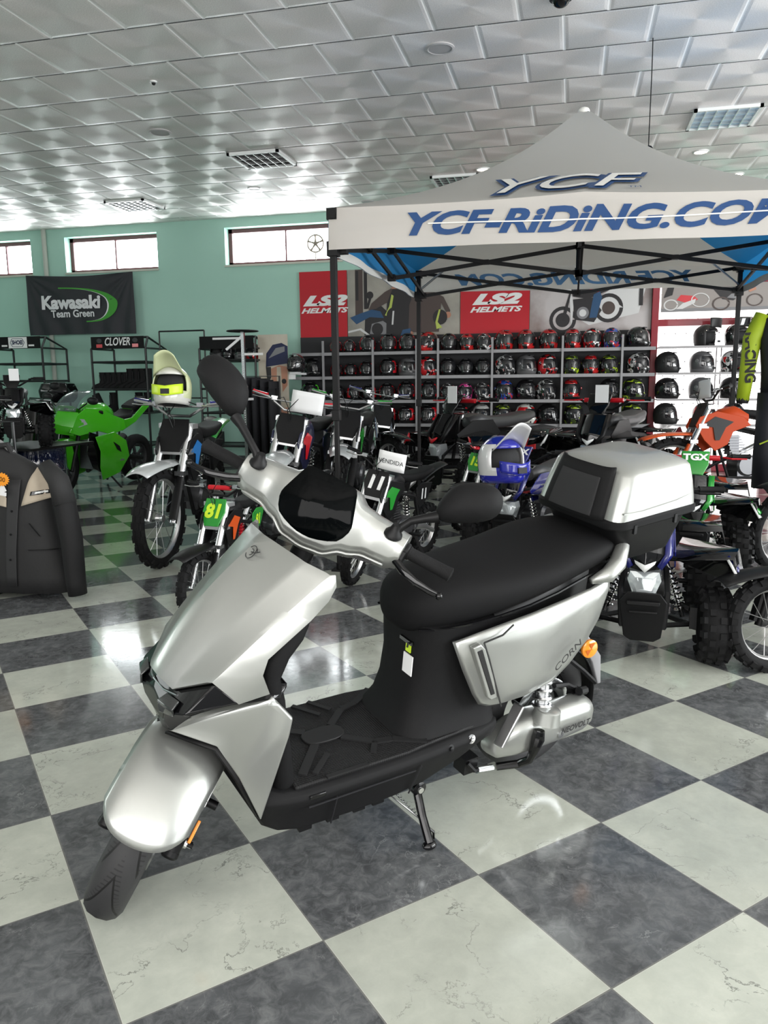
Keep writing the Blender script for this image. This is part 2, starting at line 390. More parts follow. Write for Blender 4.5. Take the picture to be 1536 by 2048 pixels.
for px, py, lab in ((1402, 303, 'lit downlight right of the canopy peak'), (1474, 348, 'lit downlight low over the canopy roof at the right'), (966, 338, 'lit downlight at the canopy roof left slope'), (508, 376, 'pale round ceiling disc below the louvred light')):
    t = disc(px, py, .085, lab, 'downlight', px != 508, group='ceiling downlights')
    if px != 508:
        c = cpt(px, py); l = bpy.data.lights.new('spot', 'SPOT'); l.energy = 25; l.spot_size = rad(100); l.color = (1, .87, .7); l.shadow_soft_size = .07
        lo = bpy.data.objects.new('bulb', l); COL.objects.link(lo); lo.location = (c.x, c.y, CEIL-.03)
CGREY = mat('ceiling_grey', (.42, .41, .41), .5)
disc(880, 96, .11, 'large pale round speaker cover near the top of the view', 'speaker', mt=CGREY, group='ceiling speaker covers', name='speaker_cover')
disc(320, 264, .11, 'grey round speaker cover on the left of the ceiling', 'speaker', mt=CGREY, group='ceiling speaker covers', name='speaker_cover')
disc(735, 403, .09, 'round speaker cover just above the canopy corner', 'speaker', mt=CGREY, group='ceiling speaker covers', name='speaker_cover')
c = cpt(307, 163); t = thing('ceiling_sensor', 'tiny dark sensor on the left of the ceiling', 'sensor', (c.x, c.y, CEIL))
b = MB(); b.lathe((0, 0, 0), (0, 0, -1), [(.03, 0), (.03, .008), (.02, .012)], 20); b.build('base', WHT, t); b = MB(); b.lathe((0, 0, -.012), (0, 0, -1), [(.018, 0), (.012, .014), (.002, .018)], 16); b.build('lens', BLK, t)
c = cpt(1122, -8); t = thing('dome_camera', 'black dome camera cut by the top edge', 'camera', (c.x, c.y, CEIL))
b = MB(); b.lathe((0, 0, 0), (0, 0, -1), [(.075, 0), (.075, .02)], 24); b.build('base', DGREY, t); b = MB(); b.ell((0, 0, -.02), (.06, .06, .05)); b.build('dome', BLKG, t)
# ================================================================ wall graphics
def art(name, label, cat, x0, x1, z0, z1, y, base, shapes, parent=None):
    b = MB(); mats = [base]; W, H = x1-x0, z1-z0
    b.box(((x0+x1)/2, y, (z0+z1)/2), (W, .008, H))
    for i, (m, pts) in enumerate(shapes):
        if m not in mats: mats.append(m)
        b.m = mats.index(m); yy = y-.0055-.0006*i
        b.face([(x0+W*u, yy, z0+H*v) for u, v in pts])
    o = b.build(name, mats, parent, sharp=10, flip=True)
    return tag(o, label, cat) if label else o
def circ(u, v, r, asp, n=20, r2=None):
    return [(u+r*cos(2*pi*k/n)/asp, v+(r2 or r)*sin(2*pi*k/n)) for k in range(n)]
def ring(u, v, r, wd, asp, n=24):                   # closed ring as one outline with a seam
    o = circ(u, v, r, asp, n); i = circ(u, v, r-wd, asp, n)
    return o+[o[0], i[0]]+i[:0:-1]
def noisy(name, c1, c2, scale=3., rough=.5):
    m = mat(name, c1, rough); t = NT(m); tc = t.n('TexCoord'); n = t.n('TexNoise'); n.inputs['Scale'].default_value = scale; n.inputs['Detail'].default_value = 6
    t.l(tc.outputs['Object'], n.inputs['Vector']); mr = t.n('MapRange'); t.l(n.outputs['Fac'], mr.inputs[0]); mr.inputs[1].default_value = .35; mr.inputs[2].default_value = .65
    t.l(t.mix(mr.outputs[0], c1, c2), t.b.inputs['Base Color']); return m
BAN = mat('banner_red', (.45, .006, .016), .45); BZ0, BZ1 = 1.92, 2.905; YB = WALL-.03
CONC = noisy('poster_concrete', (.36, .34, .30), (.24, .23, .20), 2.5); SMOKE = noisy('poster_smoke', (.48, .45, .45), (.16, .10, .085), 1.6)
PD = mat('print_dark', (.02, .018, .02), .5); PB = mat('print_brown', (.07, .05, .045), .5); PBL = mat('print_blue', (.02, .07, .16), .5); PG = mat('print_grey', (.2, .2, .21), .5)
PSK = mat('print_skin', (.42, .2, .13), .5); PYG = mat('print_lime', (.42, .5, .1), .5); PLG = mat('print_light', (.6, .6, .6), .5)
def ls2(x0, x1, label, dz=0):
    o = art('banner', label, 'banner', x0, x1, BZ0, BZ1, YB, BAN, [])
    o['group'] = 'red helmet banners'
    M = Matrix.Translation(V(((x0+x1)/2, YB-.0055, 0))) @ Matrix.Rotation(pi/2, 4, 'X')
    text('lettering', 'LS2', WHT, o, M @ Matrix.Translation(V((0, 2.47-dz, 0))), size=.19, bold=.012, shear=.35, sx=2.3)
    text('lettering', 'HELMETS', WHT, o, M @ Matrix.Translation(V((0, 2.33-dz, 0))), size=.10, bold=.004, shear=.35, sx=1.75)
    return o
ls2(-3.225, -2.48, 'red vertical helmet banner left of the front canopy leg, on teal wall')
ls2(-.775, .21, 'red helmet banner with white letters seen between the canopy bars', .06)
asp = 1.7/.985
art('poster', 'poster of two riders holding helmets beside a blue grey motorcycle', 'poster', -2.47, -.785, BZ0, BZ1, YB, CONC, [
    (PB, [(.07, .3), (.14, .3), (.14, 1), (.07, 1)]), (PD, [(.075, .55), (.10, .55), (.10, .98), (.075, .98)]), (PD, [(.15, .42), (.18, .42), (.18, 1), (.15, 1)]),
    (PD, [(.15, .02), (.16, .3), (.22, .44), (.30, .47), (.37, .36), (.42, .18), (.40, .02)]), (PBL, [(.02, .3), (.12, .36), (.22, .41), (.30, .38), (.33, .28), (.2, .30), (.08, .2)]),
    (PG, [(.20, .05), (.22, .20), (.32, .24), (.39, .16), (.36, .04)]), (PD, circ(.27, .12, .09, asp)), (PLG, [(.0, .10), (.12, .14), (.2, .04), (.17, .04), (.11, .11), (.0, .07)]), (PD, circ(.205, .62, .055, asp)), (PD, [(.19, .42), (.22, .58), (.2, .6), (.17, .44)]),
    (PB, [(.19, .40), (.22, .50), (.34, .66), (.44, .74), (.46, .60), (.38, .52), (.26, .42)]), (PD, [(.35, .0), (.36, .5), (.42, .74), (.52, .78), (.58, .6), (.57, .0)]), (PSK, [(.40, .70), (.42, .82), (.47, .82), (.49, .7)]),
    (PYG, [(.34, .32), (.38, .45), (.40, .62), (.42, .6), (.40, .42), (.37, .3)]), (PD, circ(.43, .31, .13, asp)), (PLG, [(.40, .18), (.41, .38), (.425, .38), (.415, .18)]),
    (PB, [(.55, .06), (.56, .46), (.60, .64), (.75, .66), (.86, .56), (.92, .36), (.90, .3), (.84, .48), (.82, .06)]), (PSK, circ(.90, .30, .045, asp)), (PSK, circ(.575, .04, .035, asp)), (PD, circ(.83, .27, .11, asp)),
    (PYG, [(.79, .2), (.82, .38), (.835, .38), (.81, .2), (.85, .12), (.80, .10)]), (PBL, [(.48, .02), (.5, .1), (.57, .12), (.57, .02)])])
asp = 1.66/.985
art('poster', 'poster of a motorcycle spinning its rear wheel in white smoke', 'poster', .215, 1.855, BZ0, BZ1, YB, SMOKE, [
    (PD, [(.05, .72), (.2, .74), (.2, .98), (.05, .98)]), (PLG, [(.4, .2), (.5, .1), (.9, .25), (.95, .6), (.7, .62), (.5, .4)]), (PD, ring(.28, .18, .19, .05, asp)), (PD, circ(.28, .18, .1, asp)),
    (PD, ring(.655, .33, .20, .05, asp)), (PB, circ(.655, .33, .09, asp)), (PLG, [(.36, .16), (.37, .45), (.33, .55), (.35, .1)]), (PD, [(.27, .2), (.33, .55), (.345, .55), (.30, .18)]), (PLG, circ(.325, .60, .05, asp)),
    (PD, [(.34, .62), (.36, .50), (.48, .46), (.70, .60), (.68, .66), (.46, .60)]), (PD, [(.38, .18), (.36, .46), (.52, .48), (.60, .30), (.54, .14)]), (PG, circ(.445, .27, .085, asp)), (PLG, circ(.445, .27, .05, asp)), (PBL, [(.50, .2), (.53, .52), (.58, .56), (.60, .48), (.56, .2)]),
    (BAN, [(.50, .56), (.49, .70), (.54, .84), (.60, .80), (.61, .66), (.57, .55)]), (PLG, [(.54, .6), (.57, .66), (.58, .76), (.60, .70), (.59, .6)]), (PD, [(.50, .82), (.5, .93), (.55, .97), (.59, .92), (.58, .82)]), (PD, [(.40, .74), (.42, .78), (.54, .72), (.53, .66)]), (PD, [(.9, .35), (.93, .35), (.93, .8), (.9, .8)])])
asp = 1.38/.47
PW = mat('poster_glow', (.22, .2, .19), .5, emit=(.3, .27, .25), es=.25)  # weak emission stands in for window light coming through the print
art('poster', 'long backlit poster of riders and bikes in the red framed window', 'poster', 1.975, 3.35, 2.16, 2.53, WALL-.08, PW, [
    (PG, [(.0, .0), (1, .0), (1, .12), (0, .12)]), (PD, [(.44, .9), (.5, 1), (.78, 1), (.74, .55), (.66, .35), (.56, .4)]), (RED, [(.14, .42), (.18, .6), (.30, .55), (.34, .42), (.24, .3)]), (PLG, ring(.09, .25, .2, .04, asp)), (PLG, [(.14, .1), (.2, .3), (.32, .45), (.31, .3), (.2, .1)]),
    (PB, ring(.55, .25, .24, .05, asp)), (PG, [(.6, .45), (.66, .65), (.7, .4)]), (PLG, ring(.36, .4, .25, .03, asp)), (PB, ring(.85, .35, .22, .04, asp)), (PSK, [(.77, .9), (.84, .95), (.86, .7), (.80, .62)]), (PD, [(.02, .5), (.06, .95), (.12, 1), (.1, .6)])])
# ---------------------------------------------------------------- flag
FLG = mat('flag_cloth', (.022, .022, .028), .55); FC = [V((-7.905, 10.26, 3.03)), V((-5.955, 10.26, 3.015)), V((-5.945, 10.25, 2.06)), V((-7.895, 10.25, 2.07))]
def flagp(u, v, off=0):                             # u 0..1 left to right, v 0..1 bottom to top
    T_ = FC[0].lerp(FC[1], u); B_ = FC[3].lerp(FC[2], u); p = B_.lerp(T_, v)
    p.z += -.04*sin(pi*u)*v*v+.01*sin(pi*u)*(1-v)
    e = min(u, 1-u); fold = 0
    for k, (cu, s) in enumerate(((0, 1), (1, -1))):
        d = abs(u-cu); a = atan2(1.02-v, max(d*2, .001)); fold += .016*sin(a*17+k)*math.exp(-d*2.6)*min(1, d*8)
    fold += .010*sin(u*34+3*v)*(1-v)**2+.006*sin(u*11+v*5)
    p.y -= .10+fold+off; return p
b = MB(); b.grid(flagp, 90, 44); fo = b.build('flag', FLG, sharp=180, flip=True); tag(fo, 'black wrinkled flag with white lettering and a green swoosh on the wall', 'flag')
FW = 1.95; FH = .955
def fm(cx, cz): return lambda x, y, z: flagp(.5+(cx+x)/FW, .5+(cz+y)/FH, .016)
WL = mat('flag_white', (.72, .72, .74), .6)
text('lettering', 'Kawasaki', WL, fo, None, fm(-.17, .03), size=.29, bold=.013, sx=1.0)
text('lettering', 'Team Green', WL, fo, None, fm(-.14, -.15), size=.165, bold=.004, sx=.95)
def arc(t, o): return (-.33+.93*sin(t)*1.0, .02+.265*cos(t)) if o else (-.33+.80*sin(t), .015+.235*cos(t)-.012)
sw = [(-.36, .275)]+[(-.2+.80*sin(pi*k/14)**.8, .015+.275*cos(pi*k/14)) for k in range(2, 12)]+[(.13, -.27), (.1, -.262)]+[(-.2+.70*sin(pi*k/14)**.8, .015+.245*cos(pi*k/14)) for k in range(11, 1, -1)]
def swoosh(name, pts_o, pts_i, m, off):
    b = MB(); n = len(pts_o); O = [b.v(flagp(.5+x/FW, .5+z/FH, off)) for x, z in pts_o]; I = [b.v(flagp(.5+x/FW, .5+z/FH, off)) for x, z in pts_i]
    for k in range(n-1): b.f([O[k], O[k+1], I[k+1], I[k]])
    return b.build(name, m, fo, sharp=180, flip=True)
def crescent(s0, thick, dx=0.):
    O, I = [], []
    for k in range(25):
        t = pi*k/24; th = thick*sin(t)**1.3+.003; x = -.30+.97*sin(t)**.75 if t > pi/2 else -.37+1.04*sin(t)**.9
        if t > pi/2: x = .10+.57*sin(t)**.8
        else: x = -.38+1.05*sin(t)**.85
        z = .29*cos(t)+.0; O.append((x+dx, z)); I.append((x+dx-th, z*.93))
    return O, I
O, I = crescent(0, .15); swoosh('swoosh', O, I, mat('flag_green', (.05, .30, .03), .6), .005)
I2 = [(x-.02*sin(pi*k/24)-.004, z) for k, (x, z) in enumerate(I)]; swoosh('swoosh_edge', I, I2, WL, .0065)
# ================================================================ helmets
VIS = mat('visor_dark', (.015, .015, .017), .05, coat=1); LINER = mat('helmet_liner', (.015, .015, .016), .8)
def graphic(name, c1, c2, c3, sc=9., thr=(.46, .58)):
    m = mat(name, c1, .14, coat=.8); t = NT(m); tc = t.n('TexCoord'); n = t.n('TexNoise'); n.inputs['Scale'].default_value = sc; n.inputs['Detail'].default_value = 1.5; n.inputs['Distortion'].default_value = 1.2
    t.l(tc.outputs['Object'], n.inputs['Vector'])
    a = t.math('GREATER_THAN', n.outputs['Fac'], thr[0]); c = t.math('GREATER_THAN', n.outputs['Fac'], thr[1])
    t.l(t.mix(c, t.mix(a, c1, c2), c3), t.b.inputs['Base Color']); return m
K = (.008, .008, .009)
GM = dict(
 black=(mat('helm_black', K, .12, coat=.8),)*2, matte=(mat('helm_matte', (.014, .014, .015), .5),)*2, grey=(mat('helm_grey', (.12, .12, .125), .3, coat=.5), mat('helm_grey2', (.07, .07, .075), .3, coat=.5)),
 redfilm=(mat('helm_black', K), mat('red_film', (.55, .012, .02), .15, coat=.8)), blackred=(graphic('g_blackred', K, (.35, .01, .012), (.5, .02, .02)), mat('helm_black', K)),
 blackwhite=(graphic('g_blackwhite', K, (.05, .05, .05), (.7, .7, .7)), graphic('g_bw2', K, (.6, .6, .6), (.6, .02, .02), 12)), redwhite=(graphic('g_redwhite', (.45, .012, .015), K, (.7, .7, .7), 11), mat('red_film', (.5, .01, .02))),
 lime=(graphic('g_lime', K, (.05, .08, .02), (.45, .62, .02), 10), mat('helm_black', K)), pink=(graphic('g_pink', (.6, .05, .25), (.6, .3, .5), K, 12, (.5, .55)), mat('pinkside', (.55, .04, .22), .15, coat=.8)),
 orange=(graphic('g_orange', K, (.7, .1, .02), (.7, .1, .02), 8), graphic('g_orange', K, K, K)), white=(mat('helm_white', (.62, .62, .60), .15, coat=.8), mat('helm_silver', (.35, .35, .36), .25, coat=.5)),
 blue=(graphic('g_blue', K, (.02, .06, .3), (.5, .03, .03), 9), mat('helm_black', K)), whitered=(graphic('g_whitered', (.66, .66, .62), K, (.5, .01, .01), 7, (.55, .62)), mat('red_film', (.5, .01, .02))), greenband=(mat('helm_black', K), mat('bright_green', (.1, .7, .03), .3)), teal=(graphic('g_teal', K, (.02, .2, .18), (.4, .02, .02), 10), mat('red_film', (.5, .01, .02))))
def hp_(e, a, R, chin=.03):                         # a = 0 is the face, e = elevation
    ce = cos(e) if e > 0 else cos(e*.72)**.6
    x = R*.94*ce*sin(a); fr = (R*1.12+(chin*max(0, cos(a))**2*min(1, max(0, -e/.6)) if e < 0 else 0))
    y = -(fr if cos(a) > 0 else R*1.18)*ce*cos(a); z = .118+R*1.02*sin(e) if e > 0 else .118+.122*sin(e)/sin(1.0)
    return V((x, y, z))
E0, E1 = -.28, .50; AW = 1.12
def helmet(kind, style='full'):
    m1, m2 = GM[kind]; R = .125; root = bpy.data.objects.new('helmet', None); COL.objects.link(root); root.empty_display_size = .1
    es = [-1.0, -.8, -.6, -.42, E0, -.1, .12, .32, E1, .7, .9, 1.1, 1.3, 1.5707]; N = 28
    if style == 'jet': es = [-1., -.8, -.6, -.42, E0, -.1, .12, .32, E1, .7, .9, 1.1, 1.3, 1.5707]
    b = MB(); G = [[b.v(hp_(e, 2*pi*k/N, R, .05 if style == 'mx' else .03)) for k in range(N)] for e in es]
    for i in range(len(es)-1):
        e = (es[i]+es[i+1])/2
        for k in range(N):
            a = 2*pi*(k+.5)/N; a = a if a <= pi else a-2*pi
            hole = (E0 < e < E1 and abs(a) < AW) or (style in ('jet', 'flip') and e < E1 and abs(a) < AW)
            if hole: continue
            b.m = 1 if (.9 < abs(a) < 2.1 and -.62 < e < .62) else 0
            if kind == 'whitered' and -.62 < e < .1 and abs(a) > 1.2: b.m = 1
            b.f([G[i][k], G[i][(k+1) % N], G[i+1][(k+1) % N], G[i+1][k]])
    b.build('shell', [m1, m2], root, sharp=60, solid=.008, off=-1, doubles=True)
    b = MB(); b.ell((0, .012, .115), (R*.82, R*.9, R*.82), 16, 10); b.m = 0; b.box((0, 0, .012), (.13, .16, .02)); b.build('liner', LINER, root)
    def vis(y0, y1, sc, name, m):
        b = MB(); b.grid(lambda u, v: (lambda p: V((p.x*sc, p.y*sc, (p.z-.118)*1.0+.118)))(hp_(y0+(y1-y0)*v, -AW+2*AW*u, R, .02)), 12, 5); return b.build(name, m, root, sharp=180)
    if style == 'full': vis(E0-.06, E1+.04, 1.03, 'visor', VIS)
    elif style == 'flip':
        b = MB(); b.grid(lambda u, v: V((.125*sin(-1.2+2.4*u), -.10-.085*cos(-1.2+2.4*u)*(.6+.4*v)+.02*v, .20+.11*v)), 12, 5); b.build('chin_bar', m1, root, sharp=180, solid=.012)
        vis(.3, .66, 1.04, 'visor', VIS)
    elif style == 'jet':
        b = MB(); b.tube([V((.12*sin(t), -.12*cos(t)-.015, .165+.02*cos(t))) for t in [-1.2+.3*k for k in range(9)]], .012, 6, flat=1); b.build('rim_band', m2, root)
    if style in ('mx',):
        b = MB(); b.grid(lambda u, v: V(((u-.5)*(.20-.08*v), -.07-.13*v, .222+.085*v-.055*(2*u-1)**2*(1-.4*v))), 10, 6); b.build('peak', m2, root, solid=.006, sharp=60)
        b = MB(); b.grid(lambda u, v: V((.098*sin(-1.15+2.3*u), -.085-.105*cos(-1.15+2.3*u), .035+.06*v+.02*abs(2*u-1))), 14, 4); b.build('jaw_band', LIME if kind == 'limewhite' else m1, root, sharp=180, solid=.006, off=1)
        b = MB(); b.box((0, -.198, .062), (.05, .012, .030)); b.build('chin_vent', DARK, root)
    if style in ('full', 'flip'):
        b = MB()
        for s in (-1, 1):
            b.cyl((s*.119, -.012, .13), (s*.131, -.012, .13), .022, .018, 14)
        b.build('visor_pivot', m1, root)
        b = MB(); b.box((0, -.163, .045), (.045, .014, .022)); b.build('air_vent', DGREY, root, bev=.003)
        b = MB(); b.box((0, -.09, .228), (.06, .03, .012)); b.build('top_vent', DGREY, root, bev=.003)
    return root
PROTO = {}
def put_helmet(kind, style, loc, yaw, label, group=None, s=1., tilt=0, name='helmet'):
    key = (kind, style)
    if key not in PROTO: PROTO[key] = o = helmet(kind, style)
    else: o = dup(PROTO[key])
    o.name = name; o.matrix_world = Matrix.Translation(V(loc)) @ Matrix.Rotation(yaw, 4, 'Z') @ Matrix.Rotation(tilt, 4, 'X') @ Matrix.Scale(s, 4)
    return tag(o, label, 'helmet', group)
KD = dict(black='glossy black helmet', matte='matte black helmet', grey='grey helmet', redfilm='black helmet with red film on its sides', blackred='black and red patterned helmet', blackwhite='black and white patterned helmet',
    redwhite='red helmet with white marks', lime='black helmet with lime marks', pink='pink helmet', orange='black and orange helmet', white='white helmet', blue='dark blue and red helmet', whitered='white helmet with red side', greenband='black helmet with green band', teal='teal and red helmet')
ORD = 'first second third fourth fifth sixth seventh eighth ninth tenth eleventh twelfth thirteenth fourteenth fifteenth sixteenth seventeenth eighteenth nineteenth twentieth'.split()
SY = 9.86                                            # front edge of the boards
ROWZ = [1.685, 1.34, .995, .655, .20]
RN = ['top shelf', 'second shelf', 'third shelf', 'fourth shelf', 'lowest shelf']
ROWS = [
 [(672, 'redfilm'), (699, 'redfilm'), (735, 'redfilm'), (777, 'redfilm'), (815, 'redfilm'), (857, 'blackred', -50), (898, 'black'), (934, 'blackred'), (968, 'blackwhite'), (1008, 'blackred', 20), (1052, 'blackred'), (1097, 'blackred', 20), (1145, 'blackred'), (1184, 'redwhite'), (1223, 'blue'), (1275, 'orange', 60)],
 [(624, 'black', 30), (673, 'redfilm'), (701, 'redfilm'), (733, 'redfilm'), (777, 'redfilm', -20), (815, 'grey', 40), (854, 'redwhite', 40), (896, 'orange'), (932, 'black'), (966, 'black'), (1010, 'blackwhite', 40), (1052, 'grey', 40), (1095, 'redwhite', 40), (1143, 'lime'), (1181, 'blackred'), (1218, 'lime', 20), (1275, 'blackwhite', 50)],
 [(621, 'greenband'), (676, 'black'), (707, 'redfilm', 20), (739, 'redfilm', -20), (774, 'redfilm'), (813, 'redfilm'), (857, 'redfilm'), (896, 'blackwhite'), (930, 'pink'), (965, 'blackwhite'), (1008, 'blue', 20), (1051, 'orange', 40), (1092, 'blackwhite', 30), (1142, 'blackred'), (1218, 'orange', 20), (1265, 'lime', 60)],
 [(629, 'black', 20), (673, 'white', 0, 'jet'), (703, 'white', 0, 'jet'), (738, 'grey', 0, 'jet'), (776, 'redfilm', -20), (813, 'redfilm', -20), (857, 'redfilm', -20), (920, 'redfilm'), (963, 'white', 10), (1005, 'lime', 20), (1051, 'whitered', 60), (1095, 'orange', 50), (1147, 'lime', 30), (1262, 'lime', 60)],
 [(777, 'grey', 0, 'jet'), (805, 'white', 0, 'jet'), (838, 'grey', 0, 'jet'), (869, 'white', -10, 'jet'), (1043, 'grey', 20), (1261, 'redfilm', 20), (1306, 'redfilm', 10)]]
for r, row in enumerate(ROWS):
    z = ROWZ[r]+.012
    for k, it in enumerate(row):
        px_, kind = it[0], it[1]; gap = min([abs(px_-row[j][0]) for j in (k-1, k+1) if 0 <= j < len(row)] or [99])*.0073; yaw = it[2] if len(it) > 2 else 0; st = it[3] if len(it) > 3 else 'full'
        py_ = {0: 685, 1: 735, 2: 780, 3: 828, 4: 890}[r]
        p = aty(px_, py_, SY+.20); hd = atan2(p.x-CAM.x, p.y-CAM.y)
        put_helmet(kind, st, (p.x, SY+.20, z), -hd+rad(yaw)+random.uniform(-.08, .08), '%s, %s, %s from left' % (KD[kind], RN[r], ORD[k]), 'helmets on the grey shelves', min(1.12, gap/.258))
RR = [[(1413, 'matte', 60, 'flip'), (1474, 'black', 50, 'flip'), (1531, 'matte', 40, 'flip')], [(1335, 'matte', 60), (1404, 'grey', 60), (1466, 'blackwhite', 60, 'flip')], [(1334, 'black', 60), (1402, 'grey', 60), (1464, 'black', 60)], [(1331, 'matte', 60), (1408, 'redfilm', 50), (1466, 'redfilm', 50)]]
for r, row in enumerate(RR):
    for k, it in enumerate(row):
        p = aty(it[0], [668, 720, 772, 826][r], SY+.17); hd = atan2(p.x-CAM.x, p.y-CAM.y)
        put_helmet(it[1], it[3] if len(it) > 3 else 'full', (p.x, SY+.20, ROWZ[r]+.012), -hd+rad(it[2]), '%s before white window, %s, %s' % (KD[it[1]], RN[r], ORD[k]), 'helmets in front of the white window', 1.14)
        if it[1] in ('grey', 'black', 'matte') and len(it) < 4:
            pass
# ---------------------------------------------------------------- shelving
PANEL = mat('dark_back_panel', (.022, .022, .025), .6)
t = thing('helmet_shelving', 'long dark shelving of grey boards filled with helmets', 'shelving', (-.6, 10.1, 0))
M0 = t.matrix_world.inverted()
b = MB(); b.box((-.66, WALL-.04, .98), (5.13, .02, 1.92)); b.build('back_panel', PANEL, t, M0)
for z in ROWZ:
    b = MB(); b.box((-.66, SY+.19, z-.012), (5.12, .38, .022)); b.box((-.66, SY-.004, z-.014), (5.12, .012, .044)); b.build('board', GREYM, t, M0)
for px_ in (647, 746, 833, 876, 984, 1124, 1243):
    p = aty(px_, 750, SY-.02); b = MB(); b.box((p.x, SY-.02, .93), (.028, .028, 1.86)); b.build('upright', GREYM, t, M0)
t = thing('wire_shelving', 'thin grey shelves of helmets in front of the white window', 'shelving', (3.2, 10.1, 0)); M0 = t.matrix_world.inverted()
THIN = mat('shelf_grey', (.33, .32, .33), .4)
for z in ROWZ[:4]:
    b = MB(); b.box((3.42, SY+.19, z-.005), (2.96, .36, .012)); b.box((3.42, SY, z-.006), (2.96, .01, .028)); b.build('board', THIN, t, M0)
for x in (2.72, 2.78, 3.62, 3.68, 4.85):
    for yy in (SY+.39,): b = MB(); b.cyl((x, yy, 0), (x, yy, 1.7), .008, n=6); b.build('upright', THIN, t, M0)
# ---------------------------------------------------------------- racks by the teal wall
TUBE = mat('black_tube', (.012, .013, .014), .35)
def rack(xl, xr, label, sign, shelves):
    yf, yr = 9.35, 9.95; a = aty(xl, 750, yf).x; c = aty(xr, 750, yf).x; z1 = aty(xl, 698, yf).z; z2 = z1+.17
    t = thing('display_rack', label, 'display rack', ((a+c)/2, yf, 0), 0, 'black tube display racks'); M0 = t.matrix_world.inverted(); r = .017
    b = MB()
    for x in (a, c):
        b.tube([(x, yf, .0), (x, yf, z1), (x+(.07 if x == a else -.07), yf+.2, z2)], r, 8); b.tube([(x, yr, 0), (x, yr, z1), (x+(.07 if x == a else -.07), yf+.2, z2)], r, 8)
        for z in [z1]+shelves: b.cyl((x, yf, z), (x, yr, z), r*.8, n=8)
    b.tube([(a+.07, yf+.2, z2), (c-.07, yf+.2, z2)], r, 8); b.build('tube_frame', TUBE, t, M0)
    for z in shelves:
        b = MB(); b.cyl((a, yf, z), (c, yf, z), r, n=8); b.cyl((a, yr, z), (c, yr, z), r, n=8); b.box(((a+c)/2, (yf+yr)/2, z), (c-a, yr-yf, .008)); b.build('shelf', TUBE, t, M0)
    b = MB(); b.box(((a+c)/2, yf-.01, z1+.085), (c-a-.03, .012, .18)); sg = b.build('sign_board', BLKM, t, M0)
    Mx = M0 @ Matrix.Translation(V(((a+c)/2, yf-.018, z1+.085))) @ Matrix.Rotation(pi/2, 4, 'X')
    return t, a, c, yf, yr, z1, Mx
zz = [aty(240, 724, 9.35).z, aty(240, 779, 9.35).z, aty(240, 826, 9.35).z, .35]
t, a, c, yf, yr, z1, Mx = rack(-22, 88, 'black tube rack with white lettered sign at the far left', 'SHOEI', [zz[0], aty(60, 762, 9.35).z, .55])
b = MB(); b.box((.09, 0, 0), (.33, .165, .003)); b.build('sign_plate', PAPER, t, Mx)
NAVY = mat('navy_print', (.01, .015, .06), .5)
Mx = Mx @ Matrix.Translation(V((.07, 0, 0)))
hx = [(-.11, 0), (-.075, .06), (.105, .06), (.14, 0), (.105, -.06), (-.075, -.06)]
b = MB()
for i in range(6): (x0, y0), (x1, y1) = hx[i], hx[(i+1) % 6]; b.bar((x0, y0, .003), (x1, y1, .003), .006)
b.build('sign_outline', NAVY, t, Mx)
text('lettering', 'SHOEI', NAVY, t, Mx @ Matrix.Translation(V((.015, 0, .003))), size=.082, bold=.004, sx=.85)
for s in (-1, 1): b = MB(); b.box((.02+s*.24, -.045, .001), (.1, .025, .002)); b.build('small_logo', PAPER, t, Mx)
t, a, c, yf, yr, z1, Mx = rack(186, 294, 'black tube rack of boots with white italic lettered sign', 'CLOVER', zz)
text('lettering', 'CLOVER', PAPER, t, Mx @ Matrix.Translation(V((.0, .01, .002))), size=.16, bold=.003, shear=.25, sx=.72)
for s in (-1, 1):
    b = MB(); b.box((s*.30, -.045, .001), (.10, .05, .002)); b.build('small_logo', RED, t, Mx); b = MB(); b.ell((s*.30, .03, 0), (.045, .035, .002)); b.build('printed_cap', DGREY, t, Mx)
# boots
def boot(h=.30):
    o = bpy.data.objects.new('boot', None); COL.objects.link(o); b = MB(); R = []
    for z, cy, hx_, hy in ((0.02, -.06, .042, .135), (.05, -.055, .043, .13), (.085, -.03, .041, .10), (.11, 0, .038, .062), (.16, .01, .038, .052), (h*.8, .008, .045, .056), (h, .004, .05, .06)):
        R.append([(x, cy+y, z) for x, y in rr(hx_, hy, min(hx_, hy)*.95, 4)])
    b.loft(R); b.build('upper', BLKM, o, sharp=60); b = MB(); b.prism([(x, y-.06) for x, y in rr(.045, .142, .04, 4)], lambda x, y, z: (x, y, z), 0, .022); b.build('sole', RUB, o)
    b = MB(); b.box((0, -.052, h*.62), (.05, .006, h*.5)); b.build('shin_panel', DGREY, o, bev=.003); return o
BT = boot()
xs_ = [206, 217, 228, 239, 251, 262, 274, 286, 297]
for k, px_ in enumerate(xs_):
    p = aty(px_, 770, 9.6); o = BT if k == 0 else dup(BT); o.name = 'boot'; o.matrix_world = Matrix.Translation((p.x, 9.6, zz[1]+.006)) @ Matrix.Rotation(rad(-62), 4, 'Z') @ Matrix.Scale(.85 if k < 5 else 1.02, 4)
    tag(o, 'black boot in the row of nine on the rack, %s from the left' % ORD[k], 'boot', 'black boots on the display rack')
for k, (px_, tl) in enumerate(((208, 25), (228, 0), (279, 0), (296, 0))):
    p = aty(px_, 815, 9.6); o = dup(BT); o.name = 'boot'; o.matrix_world = Matrix.Translation((p.x, 9.6, zz[2]+.006)) @ Matrix.Rotation(rad(-30), 4, 'Z') @ Matrix.Rotation(rad(tl), 4, 'X')
    tag(o, 'black boot on the shelf under the boot row, %s from the left' % ORD[k], 'boot', 'black boots on the display rack')
t, a, c, yf, yr, z1, Mx = rack(401, 512, 'black tube rack with helmets behind the raised scooter mirror', '', zz)
